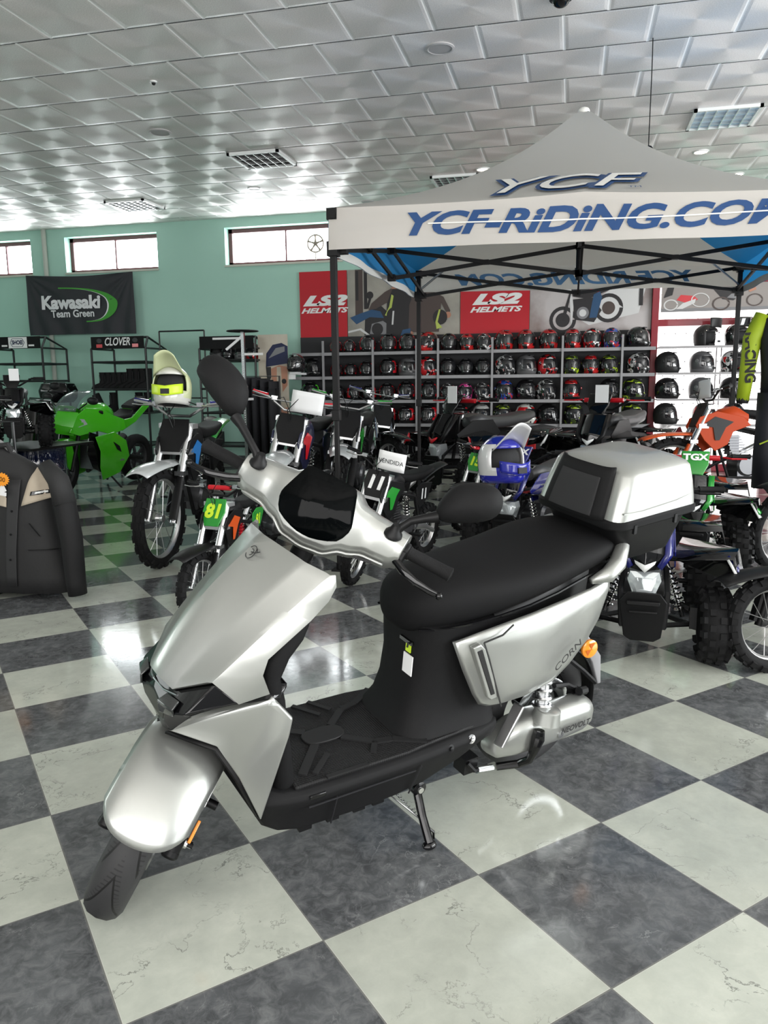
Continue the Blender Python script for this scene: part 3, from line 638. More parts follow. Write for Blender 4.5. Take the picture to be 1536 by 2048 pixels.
b = MB(); b.box((.0, .055, .001), (.42, .03, .002)); b.build('sign_strip', PAPER, t, Mx)
p1 = aty(318, 663, 9.55); p2 = aty(408, 663, 9.55); b = MB(); b.cyl(p1, (p2.x, p2.y, p1.z), .012, n=8)
for q in (p1, V((p2.x, p2.y, p1.z))): b.cyl(q, (q.x, q.y, 0), .012, n=8)
for z in (1.05, .5): b.cyl((p1.x, p1.y, z), (p2.x, p1.y, z), .01, n=8)
tag(b.build('hanging_rail', TUBE), 'empty black rail between the two tube racks', 'rail')
for k, (px_, kind, st) in enumerate(((437, 'matte', 'mx'), (458, 'black', 'full'), (484, 'grey', 'full'), (506, 'blackred', 'full'))):
    p = aty(px_, 722, 9.6); put_helmet(kind, st, (p.x, 9.6, zz[0]+.01), rad(12), '%s on the rack behind the upper mirror, %s from the left' % (KD[kind], ORD[k]), 'helmets on the tube rack')
p = aty(422, 870, 9.6); put_helmet('white', 'full', (p.x, 9.6, zz[3]+.01+.18), rad(-70), 'white helmet low on the rack just left of the upper mirror', 'helmets on the tube rack')
b = MB(); b.box((p.x, 9.6, zz[3]+.10), (.3, .3, .18)); tag(b.build('box', DGREY), 'dark box under the low white helmet', 'box')
# round-topped stand with pole
p = aty(485, 662, 8.5); t = thing('pole_stand', 'perforated chrome pole stand with a flat black disc on top', 'stand', (p.x, 8.5, 0))
b = MB(); b.lathe((0, 0, p.z-.01), (0, 0, 1), [(.20, .0), (.215, .008), (.20, .018), (.02, .022)], 36); b.build('disc', BLKM, t)
b = MB(); b.box((0, 0, p.z/2), (.042, .042, p.z)); b.build('pole', STEEL, t); b = MB()
for k in range(40): b.cyl((.0, -.0212, .6+k*.03), (.0, -.023, .6+k*.03), .007, n=8)
b.build('perforation', PAPER, t); b = MB(); b.lathe((0, 0, 0), (0, 0, 1), [(.2, 0), (.2, .02), (.05, .035)], 30); b.build('base', BLK, t)
b = MB(); b.bar((0, 0, 1.64), (.27, 0, 1.64), .03); b.bar((0, 0, 1.05), (0, .25, 1.05), .03); b.bar((0, 0, 1.88), (-.22, -.05, 1.7), .03); b.build('arm', PAPER, t)
# tall portrait panel
xa, xb = aty(518, 750, 9.5).x, aty(577, 750, 9.5).x; za, zb = aty(548, 838, 9.5).z, aty(548, 669, 9.5).z; asp = (xb-xa)/(zb-za)
SAND = noisy('poster_sand', (.55, .50, .42), (.42, .36, .28), 2)
o = art('poster_stand', 'tall free standing panel printed with a face under a blue helmet', 'poster panel', xa, xb, za, zb, 9.5, SAND, [
    (NAVY, [(.25, .62), (.28, .78), (.5, .88), (.8, .9), (1, .86), (1, .66), (.6, .64)]), (PG, [(.35, .72), (.6, .84), (.9, .86), (.9, .80), (.6, .76)]), (PSK, [(.45, .40), (.42, .6), (.7, .64), (.98, .62), (.96, .40), (.7, .28)]),
    (PD, [(.25, .62), (.3, .40), (.42, .5), (.42, .62)]), (SAND, [(.6, .3), (.62, .62), (.75, .62), (.8, .3)]), (PD, circ(.85, .45, .03, asp)), (PB, [(.5, .3), (.55, .42), (.65, .42), (.6, .28)]), (PSK, [(.55, .02), (.6, .12), (.95, .14), (.98, .02)]), (PD, [(.5, 0), (.6, .05), (1, .04), (1, 0)])])
b = MB(); b.cyl((xa+.05, 9.52, 0), (xa+.05, 9.52, zb), .01, n=8); b.cyl((xb-.05, 9.52, 0), (xb-.05, 9.52, zb), .01, n=8); b.build('leg', TUBE, o)
# helmets on wall brackets between panel and shelving
for px_, py_, kind, lab in ((593, 743, 'orange', 'black and orange helmet hung on a bracket left of the shelves'), (589, 862, 'teal', 'teal and red helmet hung low on a bracket beside the shelves'), (570, 722, 'redwhite', 'helmet tucked behind the tall face panel')):
    if px_ == 570: continue
    p = aty(px_, py_, 9.5); put_helmet(kind, 'full', (p.x, 9.5, p.z), rad(-25), lab)
    b = MB(); b.bar((p.x-.02, 9.55, p.z-.03), (p.x-.02, 10.29, p.z-.03), .03); b.box((p.x-.02, 9.5, p.z-.02), (.12, .12, .03)); b.box((p.x-.10, 9.53, p.z-.06), (.14, .02, .10)); tag(b.build('helmet_bracket', PAPER), 'white wall bracket under the %s helmet' % ('orange' if kind == 'orange' else 'teal'), 'bracket')
# trousers and jackets on a rail
xa, xb = aty(500, 760, 9.0).x, aty(552, 760, 9.0).x; z = aty(520, 757, 9.0).z
t = thing('clothes_rail', 'clothes rail carrying dark riding trousers beside the face panel', 'clothes rail', ((xa+xb)/2, 9.0, 0)); M0 = t.matrix_world.inverted()
b = MB(); b.tube([(xa-.1, 9.0, 0), (xa-.1, 9.0, z+.03), (xb+.05, 9.0, z+.03), (xb+.05, 9.0, 0)], .014, 8); b.build('frame', TUBE, t, M0)
for x in (xa-.1, xb+.05): b = MB(); b.bar((x, 8.88, .02), (x, 9.12, .02), .03); b.build('foot', TUBE, t, M0)
CLOTH = mat('black_cloth', (.012, .012, .015), .8, bump=.6, bscale=60)
def trousers():
    o = bpy.data.objects.new('trousers', None); COL.objects.link(o)
    for s in (-1, 1):
        b = MB(); R = []
        for z_, w_, d_, cx in ((0, .075, .035, s*.08), (-.25, .085, .045, s*.075), (-.5, .07, .04, s*.085), (-.95, .06, .04, s*.09)):
            R.append([(cx+w_*cos(2*pi*k/14)*(1+.06*sin(k*3)), d_*sin(2*pi*k/14), z_) for k in range(14)])
        b.loft(R); b.build('trouser_leg', CLOTH, o, sharp=180)
    b = MB(); b.loft([[( .15*cos(2*pi*k/16), .045*sin(2*pi*k/16), z_) for k in range(16)] for z_ in (.0, .1)]); b.build('waist', CLOTH, o); return o
TR = trousers()
for k in range(4):
    o = TR if k == 0 else dup(TR); o.name = 'trousers'; x = xa+(xb-xa)*(k+.3)/3.6; o.matrix_world = Matrix.Translation((x, 9.0, z-.08-.02*k)) @ Matrix.Rotation(rad(60+8*k), 4, 'Z')
    tag(o, 'black riding trousers on the rail, %s from the left' % ORD[k], 'trousers', 'trousers on the clothes rail')
b = MB(); b.box((aty(585, 905, 9.3).x, 9.3, .16), (.16, .05, .32)); tag(b.build('red_case', RED, bev=.01), 'small red box on the floor at the foot of the racks', 'box')
# ================================================================ canopy
TW = mat('canopy_white', (.72, .715, .68), .6, bump=.3, bscale=25)
def two_sided(name, front, back, tr=.25):
    m = mat(name, front, .6); t = NT(m); g = t.n('NewGeometry'); t.l(t.mix(g.outputs['Backfacing'], front, back), t.b.inputs['Base Color'])
    d = t.n('BsdfTranslucent'); d.inputs[0].default_value = (*back, 1); mx = t.n('MixShader'); mx.inputs[0].default_value = tr
    out = [n for n in t.t.nodes if n.type == 'OUTPUT_MATERIAL'][0]; t.l(t.b.outputs[0], mx.inputs[1]); t.l(d.outputs[0], mx.inputs[2]); t.l(mx.outputs[0], out.inputs[0]); return m
TWC = two_sided('canopy_white_cloth', (.60, .595, .565), (.76, .72, .67), .45)
TBC = two_sided('canopy_blue_cloth', (.02, .24, .55), (.02, .24, .55), .3)
TBR = mat('print_canopy_blue', (.0012, .042, .155), .5)
FL, BL, BR_, FR = V((-.69, 3.70, 0)), V((-.705, 6.65, 0)), V((2.40, 7.167, 0)), V((2.43, 4.01, 0))
ZE, ZB = 2.345, 2.09; CT = (FL+BL+BR_+FR)/4
def _apex():
    for k in range(400):
        z = 2.6+k*.005; q = V((CT.x, CT.y, z))-CAM; y = 1024-FPX*q.dot(CU)/q.dot(CF)
        if y < 211: return z
ZA = _apex(); AP = V((CT.x, CT.y, ZA))
tent = thing('canopy_tent', 'white and blue pop-up canopy on black legs with printed lettering', 'canopy', (CT.x, CT.y, 0)); TM = tent.matrix_world.inverted()
def roofp(A, B, u, v, off=0):
    e = A.lerp(B, u); bulge = .035*(1-abs(2*u-1))**3
    p = V((e.x+(CT.x-e.x)*v, e.y+(CT.y-e.y)*v, 0)); m_ = (1-abs(2*u-1))**.7*.72*(1-v); z = ZE+(ZA-ZE)*(m_*v+(1-m_)*(.50*v+.50*v**2.6))-.05*sin(pi*v)*(1-abs(2*u-1))*.6
    if v > .93: z -= (v-.93)**2*6
    p.z = z+bulge*max(0, 1-v*3); n = (B-A).cross(V((0, 0, 1))).normalized()
    p += n*off; p.z += off*.7; return p
def side(A, B, m, vm, name, ZB=ZB):
    b = MB(); b.grid(lambda u, v: roofp(A, B, u, v), 28, 24); b.build(name, m, tent, TM, sharp=180, doubles=True, flip=True)
    n = (B-A).cross(V((0, 0, 1))).normalized()
    def val(u, v, off=0.):
        p = A.lerp(B, u); zt = roofp(A, B, u, 0).z; p.z = zt+(ZB-zt)*v+.012*sin(pi*v)*sin(u*9); p += n*(.012*sin(u*23)*v+.02*v+off); return p
    b = MB(); b.grid(val, 40, 6); b.build('valance', vm, tent, TM, sharp=180, flip=True); return val
vf = side(FL, FR, TWC, TWC, 'roof_panel'); vb = side(BR_, BL, TWC, TWC, 'roof_panel', ZB+.055); vl = side(BL, FL, TBC, TBC, 'roof_panel'); vr = side(FR, BR_, TBC, TBC, 'roof_panel')
# white border sweep on the blue side valances
for A, B, val in ((BL, FL, vl), (FR, BR_, vr)):
    b = MB(); b.grid(lambda u, v: val(u, .80+.2*v, -.004), 30, 1); b.grid(lambda u, v: val(u, .80+.2*v, .004), 30, 1); b.build('valance_border', TW, tent, TM, sharp=180, flip=True)
LW = (FR-FL).length
def valtext(val, L, cx, off, flipx=1):
    return lambda x, y, z: val(min(1, max(0, .5+flipx*(cx+x)/L)), .52-y/.30, off)
ital = dict(size=.215, bold=.008, shear=.34, sx=1.33)
text('lettering', 'YCF-RiDiNG.COM', TBR, tent, TM, valtext(vf, LW, .02, .006), **ital)
b = MB(); b.grid(lambda u, v: vf(.20+.74*u, .49+.03*v, .009), 30, 1); b.build('letter_stripe', TW, tent, TM, sharp=180, flip=True)
text('lettering', 'YCF-RiDiNG.COM', mat('print_shown_through', (.06, .17, .33), .6), tent, TM, valtext(vb, LW, 0, -.006), **ital)
ROOFTX = lambda cx, cy, k, off: (lambda x, y, z: roofp(FL, FR, min(1, max(0, .5+(cx+x)/LW/(1-(cy+y*1.25)/1.62))), (cy+y*1.25)/1.62, off))
text('logo', 'YCF', TBR, tent, TM, ROOFTX(-.20, .30, 1, .012), size=.54, bold=.030, shear=.35, sx=.96, space=1.0)
text('logo_fill', 'YCF', TW, tent, TM, ROOFTX(-.20, .30, 1, .020), size=.54, bold=.001, shear=.35, sx=.96, space=1.0)
text('trademark', 'TM', TBR, tent, TM, ROOFTX(.30, .12, 1, .012), size=.06)
# corner patches and peak
b = MB(); b.ell(AP+V((0, 0, -.045)), (.045, .045, .03)); b.build('peak_cap', TW, tent, TM)
for P in (FL, FR): b = MB(); b.box(P+V((.03, -.018, ZE-.05)), (.035, .012, .03)); b.build('corner_buckle', BLK, tent, TM)
# legs
for P in (FL, BL, BR_, FR):
    d = (V((CT.x, CT.y, 0))-P).normalized()*.03; P = P+d
    b = MB(); b.box(P+V((0, 0, 1.69)), (.040, .040, 1.30)); b.box(P+V((0, 0, .55)), (.030, .030, 1.08)); b.box(P+V((0, 0, 1.05)), (.052, .052, .07)); lg = b.build('leg', BLK, tent, TM, bev=.003)
    b = MB(); b.box(P+V((0, 0, .006)), (.09, .09, .012)); b.cyl(P+V((0, 0, .01)), P+V((0, 0, .05)), .022, n=10); b.build('foot_plate', BLK, lg)
    b = MB(); b.box(P+V((0, 0, 2.10)), (.07, .07, .09)); b.box(P+V((0, 0, 2.31)), (.065, .065, .07)); b.build('bracket', BLK, lg)
ZH, ZL = 2.31, 2.10
def truss(A, B, n=2, ZL=ZL):
    b = MB(); ins = V((CT.x, CT.y, 0)); A = A+(ins-A).normalized()*.10; B = B+(ins-B).normalized()*(.10 if n == 2 else 0)
    up = lambda p, z: V((p.x, p.y, z))
    for k in range(n):
        P, Q = A.lerp(B, k/n), A.lerp(B, (k+1)/n); hi, lo = (ZH, ZL) if k % 2 == 0 else (ZL, ZH)
        dd = (B-A).normalized().cross(V((0, 0, 1)))*.012
        b.bar(up(P, ZH)+dd, up(Q, ZL)+dd, .016, .030); b.bar(up(P, ZL)-dd, up(Q, ZH)-dd, .016, .030)
        m_ = up(P.lerp(Q, .5), (ZH+ZL)/2); b.box(m_, (.05, .05, .035)); b.box(up(Q, ZH), (.06, .06, .05)); b.box(up(Q, ZL), (.06, .06, .05))
    b.build('scissor_bars', BLK, tent, TM)
for A, B in ((FR, BR_), (BR_, BL), (BL, FL)): truss(A, B)
truss(FL, FR, 2, 2.19)
for A, B in ((FL, BL), (FR, BR_)): truss(A.lerp(B, .5), V((CT.x, CT.y, 0)), 1)
truss(BR_.lerp(BL, .5), V((CT.x, CT.y, 0)), 1); truss(FR.lerp(FL, .5), V((CT.x, CT.y, 0)), 1)
b = MB(); b.cyl((CT.x, CT.y, ZL-.05), (CT.x, CT.y, ZH+.1), .026, n=10); b.lathe((CT.x, CT.y, ZH+.06), (0, 0, 1), [(.03, 0), (.22, .05), (.22, .055), (.03, .06)], 20); b.cyl((CT.x, CT.y, ZH), (CT.x, CT.y, ZA-.08), .016, n=8); b.build('centre_pole', BLK, tent, TM)
for P in (FL, BL, BR_, FR):
    q = P+V((0, 0, ZL+.04)); e = V((CT.x, CT.y, ZE+.1)); k = P.lerp(V((CT.x, CT.y, 0)), .22); b = MB(); b.tube([q, V((k.x, k.y, ZE-.02))], .010, 6); b.build('brace', ALU, tent, TM)
# cable and clip
c = cpt(1306, 76); q = aty(1297, 292, c.y-.25); b = MB(); b.tube([c, V((c.x-.005, c.y-.1, (c.z*2+q.z)/3)), q], .004, 6)
q2 = q+V((.0, .0, -.03)); b.tube([q2+V((.03*sin(a), .01*a/6, .03*cos(a))) for a in [k*.6 for k in range(12)]], .006, 6); b.tube([q2, q2+V((.03, .02, -.02)), q2+V((.07, .03, -.05))], .011, 6)
tag(b.build('hanging_cable', BLK), 'thin black cable hanging from the ceiling behind the canopy slope', 'cable')
# ================================================================ the silver scooter
# own axes: s backwards from the front contact, t to its right, z up; leaning on the kickstand
PHI, PSI = rad(9), rad(2)
def _B(s, t, z):
    y = t*cos(PHI)-z*sin(PHI); zz = z*cos(PHI)+t*sin(PHI)
    return TIL@V((.065+s*cos(PSI)-y*sin(PSI), .365+s*sin(PSI)+y*cos(PSI), zz))
o0 = _B(0, 0, 0); SM = axes(_B(1, 0, 0)-o0, _B(0, 1, 0)-o0, _B(0, 0, 1)-o0, o0)
sc = thing('electric_scooter', 'large silver electric scooter with black seat and top case in the foreground', 'scooter', mx=SM); SI = SM.inverted()
MESHM = mat('vent_mesh', (.01, .01, .01), .6, bump=1, bscale=900)
def sup(s_, zc, hw, hh, p=2.6, n=28, tw=0.):        # superellipse ring across the scooter
    P = []
    for k in range(n):
        a = 2*pi*k/n; c, q = cos(a), sin(a); P.append((s_+tw*math.copysign(abs(q)**(2/p), q)*hh, hw*math.copysign(abs(c)**(2/p), c), zc+hh*math.copysign(abs(q)**(2/p), q)))
    return P
mir = lambda L: [(a, -b, c) for a, b, c in L]
def both(fn):
    for sg in (-1, 1): fn(sg)
# front apron: central face, bevel and side facet on each side
def apron():
    N = 14; b = MB()
    def cen(u): return V((.108, 0, .632)).lerp(V((.372, 0, .918)), u)+V((-.020*sin(pi*u)-.0, 0, .012*sin(pi*u)))
    def crA(u, g): p = V((.128, .072, .613)).lerp(V((.404, .140, .899)), u); p += V((-.010, 0, .008))*sin(pi*u); p.y *= g; return p
    def crB(u, g): p = V((.188, .150, .655)).lerp(V((.438, .193, .884)), u); p += V((-.004, .004, .003))*sin(pi*u); p.y *= g; return p
    E = [V((.232, .182, .613)), V((.303, .187, .623)), V((.283, .193, .675)), V((.292, .200, .714)), V((.389, .204, .789)), V((.430, .205, .829)), V((.448, .204, .860)), V((.445, .202, .888))]
    rows = []
    for i in range(N+1):
        u = i/N; r = []
        for g in (-1, 1):
            A, B_ = crA(u, g), crB(u, g); q = [A.lerp(B_, w) for w in (0, .12, .5, .88, 1)]
            c = cen(u); inn = [c.lerp(A, w)+V((-.010, 0, .006))*(1-w*w)*sin(pi*min(1, u+.25))*.5 for w in (.25, .5, .75, .92)]
            r.append((inn, q))
        rows.append([*r[0][1][::-1], *r[0][0][::-1], cen(u), *r[1][0], *r[1][1]])
    G = [[b.v(p) for p in r] for r in rows]
    for i in range(N):
        for j in range(len(G[0])-1): b.f([G[i][j], G[i][j+1], G[i+1][j+1], G[i+1][j]])
    for g in (-1, 1):                              # side facets fan from the B crease
        ei = [V((e.x, e.y*g, e.z)) for e in E]; col = 0 if g == -1 else len(G[0])-1
        Bv = [G[i][col] for i in range(N+1)]; EV = [b.v(p) for p in ei]
        b.f([Bv[0], EV[0], EV[1], EV[2]]); b.f([Bv[0], EV[2], EV[3], *Bv[4:0:-1]]); b.f([*Bv[4:10][::-1], EV[3], EV[4]][0:6]+[EV[3], EV[4]] if False else [Bv[9], Bv[8], Bv[7], Bv[6], Bv[5], Bv[4], EV[3], EV[4]]); b.f([EV[4], EV[5], EV[6], EV[7], *Bv[:8:-1]])
    b.build('front_apron', SILV, sc, sharp=50, solid=.010, off=-1, bev=.004, flip=False)
apron()
# small scratch-line emblem on the apron: the round G with an arrow
EMB = mat('emblem_dark', (.03, .03, .03), .3)
ex = V((.404-.128, 0, .899-.613)).normalized(); en = V((-ex.z, 0, ex.x)); M = axes((0, 1, 0), ex, (-(-en.x) if False else en.x, 0, en.z), V((.326, -.020, .8945)))
b = MB()
b.tube([(.017*cos(a), .017*sin(a), 0) for a in [rad(30+20*k) for k in range(16)]], .0012, 5); b.tube([(.008*cos(a), .008*sin(a), 0) for a in [rad(60+25*k) for k in range(9)]], .0012, 5); b.tube([(.0, .0, 0), (-.016, .003, 0), (-.030, .012, 0)], .0014, 5); b.tube([(-.013, .014, 0), (-.021, .008, 0)], .0012, 5)
EMBM = (b, M)
# black inner shield and its neck to the floor
b = MB(); R = []
for z, s0, s1, hw in ((.315, .35, .41, .15), (.44, .33, .385, .165), (.52, .32, .365, .175), (.58, .31, .354, .183), (.64, .290, .338, .186), (.69, .295, .362, .188), (.73, .32, .395, .188), (.76, .34, .410, .184), (.80, .37, .42, .176), (.86, .42, .445, .165)):
    R.append([(s0+(s1-s0)/2+x, y, z) for x, y in rr((s1-s0)/2, hw, min(.03, (s1-s0)/2.2), 4)])
b.loft(R); b.build('inner_shield', BLKM, sc, sharp=50)
# nose with headlight
b = MB(); L = [(.105, .0, .628), (.128, .074, .611), (.188, .152, .652), (.232, .184, .611), (.311, .192, .606), (.102, .0, .60), (.085, .10, .575), (.112, .148, .545), (.20, .178, .56), (.125, .10, .48), (.118, .02, .452), (.32, .19, .58), (.33, .17, .52), (.33, .05, .45), (.35, .0, .62)]
def nose(g):
    b = MB(); P = [(x, y*g, z) for x, y, z in [(.112, 0, .630), (.132, .072, .612), (.190, .150, .652), (.234, .182, .610), (.312, .190, .606), (.330, .188, .597), (.103, 0, .585), (.098, .085, .570), (.122, .146, .590), (.140, .132, .572), (.102, .07, .540), (.098, 0, .545), (.126, .045, .492), (.124, 0, .476), (.33, .15, .572), (.33, 0, .50), (.36, 0, .63), (.36, .17, .62)]]
    F = [(0, 1, 7, 6), (1, 2, 8, 7), (6, 7, 10, 11), (7, 8, 9, 10), (11, 10, 12, 13), (10, 9, 12), (2, 3, 8), (3, 4, 5, 8), (8, 5, 9), (9, 5, 14, 12), (13, 12, 14, 15), (4, 17, 5), (5, 17, 14), (14, 17, 16, 15), (0, 16, 17, 1), (1, 17, 2), (2, 17, 3), (3, 17, 4)]
    b.mesh(P, F); b.build('nose_panel', BLKG, sc, sharp=20, bev=.004)
    b = MB(); b.mesh([(x, y*g, z) for x, y, z in [(.0955, .060, .590), (.110, .118, .590), (.114, .112, .572), (.0975, .066, .566), (.115, .064, .601), (.126, .112, .603)]], [(0, 1, 2, 3), (0, 4, 5, 1)])
    b.build('headlight_lens', mat('smoked_lens', (.02, .022, .022), .08, coat=1), sc, sharp=20, solid=.006, off=1, bev=.002)
    b = MB(); b.tube([(.104, .0, .612), (.112, .045*g, .604), (.128, .085*g, .606)], [.003, .003, .003], 6); b.build('running_light', STEEL, sc)
both(nose)
# lower silver wings
def wing(g):
    P = [(.120, .036, .490), (.311, .193, .612), (.300, .197, .598), (.212, .110, .462), (.357, .203, .548), (.350, .203, .505), (.250, .156, .392), (.304, .166, .262), (.325, .190, .590)]
    P = [(x, y*g, z) for x, y, z in P]; b = MB(); b.mesh(P, [(0, 3, 2, 1), (3, 6, 5, 4, 8, 2), (1, 2, 8), (6, 7, 5)])
    b.build('side_wing', SILV, sc, sharp=20, solid=.012, off=-1, bev=.005)
    b = MB(); Q = [(.12, .03, .485), (.212, .104, .452), (.248, .150, .385), (.30, .158, .27), (.36, .12, .30), (.34, .08, .42), (.24, .05, .46)]; Q = [(x, y*g, z) for x, y, z in Q]; b.mesh(Q, [(0, 1, 6), (1, 2, 5, 6), (2, 3, 4, 5)]); b.build('wing_lining', BLK, sc, solid=.008)
both(wing)
# footboard body
def belly():
    b = MB(); R = []
    for s_, zb, ztop, hw, hb in ((.300, .262, .315, .155, .14), (.325, .215, .33, .165, .145), (.36, .192, .318, .178, .150), (.42, .178, .316, .188, .155), (.56, .176, .316, .190, .158), (.70, .180, .316, .190, .160), (.80, .188, .318, .186, .155), (.93, .216, .318, .176, .145), (1.0, .238, .318, .162, .13), (1.055, .262, .316, .146, .12), (1.075, .285, .31, .13, .11)):
        zs = min(.297, ztop-.012); P = []
        for t_, z in ((hb-.02, zb), (hb, zb+.012), (hw-.010, zs-.03), (hw-.002, zs-.012), (hw, zs), (hw-.006, zs+.012), (hw-.018, ztop), (hw-.03, ztop+.001)): P.append((s_, t_, z))
        R.append(P+[(x, -y, z) for x, y, z in P[::-1]])
    b.loft(R); b.build('footboard', BLKM, sc, sharp=40, bev=.004)
belly()
MATR = mat('mat_rubber', (.011, .011, .0115), .6, spec=.3); tt = NT(MATR); tc = tt.n('TexCoord'); vo = tt.n('TexVoronoi'); vo.inputs['Scale'].default_value = 150; vo.inputs['Randomness'].default_value = .0
tt.l(tc.outputs['Object'], vo.inputs['Vector']); bp = tt.n('Bump'); bp.inputs['Strength'].default_value = .9; bp.inputs['Distance'].default_value = .003; bp.invert = True; tt.l(vo.outputs['Distance'], bp.inputs['Height']); tt.l(bp.outputs[0], tt.b.inputs['Normal'])
b = MB(); o_ = [(.395, -.165), (.73, -.168), (.80, -.160), (.97, -.148), (1.0, -.13), (1.0, .13), (.97, .148), (.80, .160), (.73, .168), (.50, .168), (.44, .12), (.40, .0)]; b.prism(o_, lambda x, y, z: (x, y, z), .312, .3255)
fm_ = b.build('foot_mat', MATR, sc, bev=.003)
RIB = mat('mat_rib', (.016, .016, .0165), .5, spec=.3); zt = .3275
def rib(name, pts, w): b = MB(); [b.bar((*pts[k], zt), (*pts[k+1], zt), w, .005) for k in range(len(pts)-1)]; b.build(name, RIB, fm_)
rib('mat_rib', [(.43, -.13), (.52, -.03)], .022); rib('mat_rib', [(.43, .10), (.52, .03)], .022); rib('mat_rib', [(.60, -.03), (.67, -.09), (.72, -.10), (.80, -.15)], .02); rib('mat_rib', [(.60, .03), (.67, .09), (.72, .10), (.80, .15)], .02)
rib('mat_rib', [(.48, -.165), (.60, -.165)], .012); rib('mat_rib', [(.64, -.13), (.67, -.09)], .016); rib('mat_rib', [(.55, .165), (.60, .09)], .014); rib('mat_rib', [(.60, .165), (.64, .10)], .014); rib('mat_rib', [(.46, -.14), (.53, -.08)], .014)
b = MB(); b.prism([(.56+.062*math.copysign(abs(cos(a))**.8, cos(a)), .034*math.copysign(abs(sin(a))**.7, sin(a))) for a in [2*pi*k/28 for k in range(28)]], lambda x, y, z: (x, y, z), .325, .331); b.build('mat_oval', RIB, fm_, bev=.002)
for x, z, r in ((.945, .300, .009), (.865, .298, .008)): b = MB(); b.lathe((x, -.176 if x < .9 else -.168, z), (0, -1, .3), [(r*1.5, 0), (r*1.5, .003), (r*.8, .004), (r*.7, .009), (.001, .010)], 14); b.build('side_bolt', CHROME if x > .9 else BLK, sc)
b = MB(); b.box((.445, -.187, .300), (.045, .006, .012)); b.build('sill_slot', BLKG, sc, bev=.002)
for a, c_ in (((.50, -.1665, .185), (.50, -.1895, .28)), ((.745, -.163, .186), (.760, -.1885, .285))): b = MB(); b.bar(a, c_, .003, .004); b.build('panel_seam', DARK, sc)
b = MB(); b.bar((.42, -.191, .278), (.74, -.191, .278), .003, .004); b.build('panel_seam', DARK, sc)
for x in (.44, .52, .60, .66): b = MB(); b.box((x, -.13, .176), (.035, .03, .014)); b.build('belly_lug', BLK, sc)
# underseat column
b = MB(); R = []
for z, s0, s1, hw in ((.318, .735, 1.08, .150), (.335, .745, 1.08, .143), (.37, .762, 1.08, .128), (.43, .776, 1.08, .120), (.52, .785, 1.07, .122), (.60, .782, 1.10, .130), (.645, .785, 1.2, .138)):
    R.append([((s0+s1)/2+x, y, z) for x, y in rr((s1-s0)/2, hw, .075, 6)])
b.loft(R); b.build('underseat_column', BLKM, sc, sharp=60)
b = MB(); R = []
for s_, z0, z1, hw in ((1.02, .40, .66, .13), (1.15, .42, .70, .14), (1.30, .50, .73, .13), (1.42, .60, .75, .09)): R.append([(s_, y, (z0+z1)/2+x) for x, y in rr((z1-z0)/2, hw, .04, 4)])
b.loft(R); b.build('tail_core', BLK, sc)
b = MB(); b.box((.7825, -.055, .518), (.003, .042, .058)); b.build('warning_label', PAPER, sc); b = MB(); b.box((.7822, -.052, .566), (.003, .022, .024)); b.build('warning_mark', LIME, sc)
b = MB(); b.box((.779, -.045, .586), (.008, .055, .010)); b.tube([(.78, -.068, .588), (.768, -.068, .590), (.766, -.068, .578)], .003, 6); b.build('bag_hook', BLKG, sc)
# seat
def seat():
    b = MB(); S = [(.742, .668, .030, .020), (.752, .668, .062, .046), (.775, .675, .098, .066), (.82, .684, .122, .078), (.90, .694, .143, .082), (1.0, .708, .163, .078), (1.10, .722, .174, .070), (1.2, .742, .178, .064), (1.28, .764, .176, .064), (1.36, .778, .170, .058), (1.44, .786, .152, .050), (1.50, .788, .120, .042), (1.53, .788, .08, .028)]
    for s_, zc, hw, hh in S:
        pass
    R = []
    for s_, zc, hw, hh in S:
        P = []
        for k in range(32):
            a = 2*pi*k/32; c, q = cos(a), sin(a); x = hw*math.copysign(abs(c)**.62, c); z = hh*math.copysign(abs(q)**.72, q)
            if q < 0: x *= 1-.18*abs(q)
            else: z *= 1-.10*(x/hw)**2
            P.append((s_, x, zc+z))
        R.append(P)
    b.loft(R); b.build('seat', mat('seat_vinyl', (.007, .007, .0075), .65, spec=.15, bump=.35, bscale=1400), sc, sharp=80, sub=1)
    b = MB(); pts = []
    for s_, zc, hw, hh in S[2:-1]: pts.append((s_, -hw*.985, zc-hh*.55))
    b.tube(pts, .004, 5); b.tube([(x, -y, z) for x, y, z in pts], .004, 5); b.build('seat_piping', BLKG, sc)
seat()
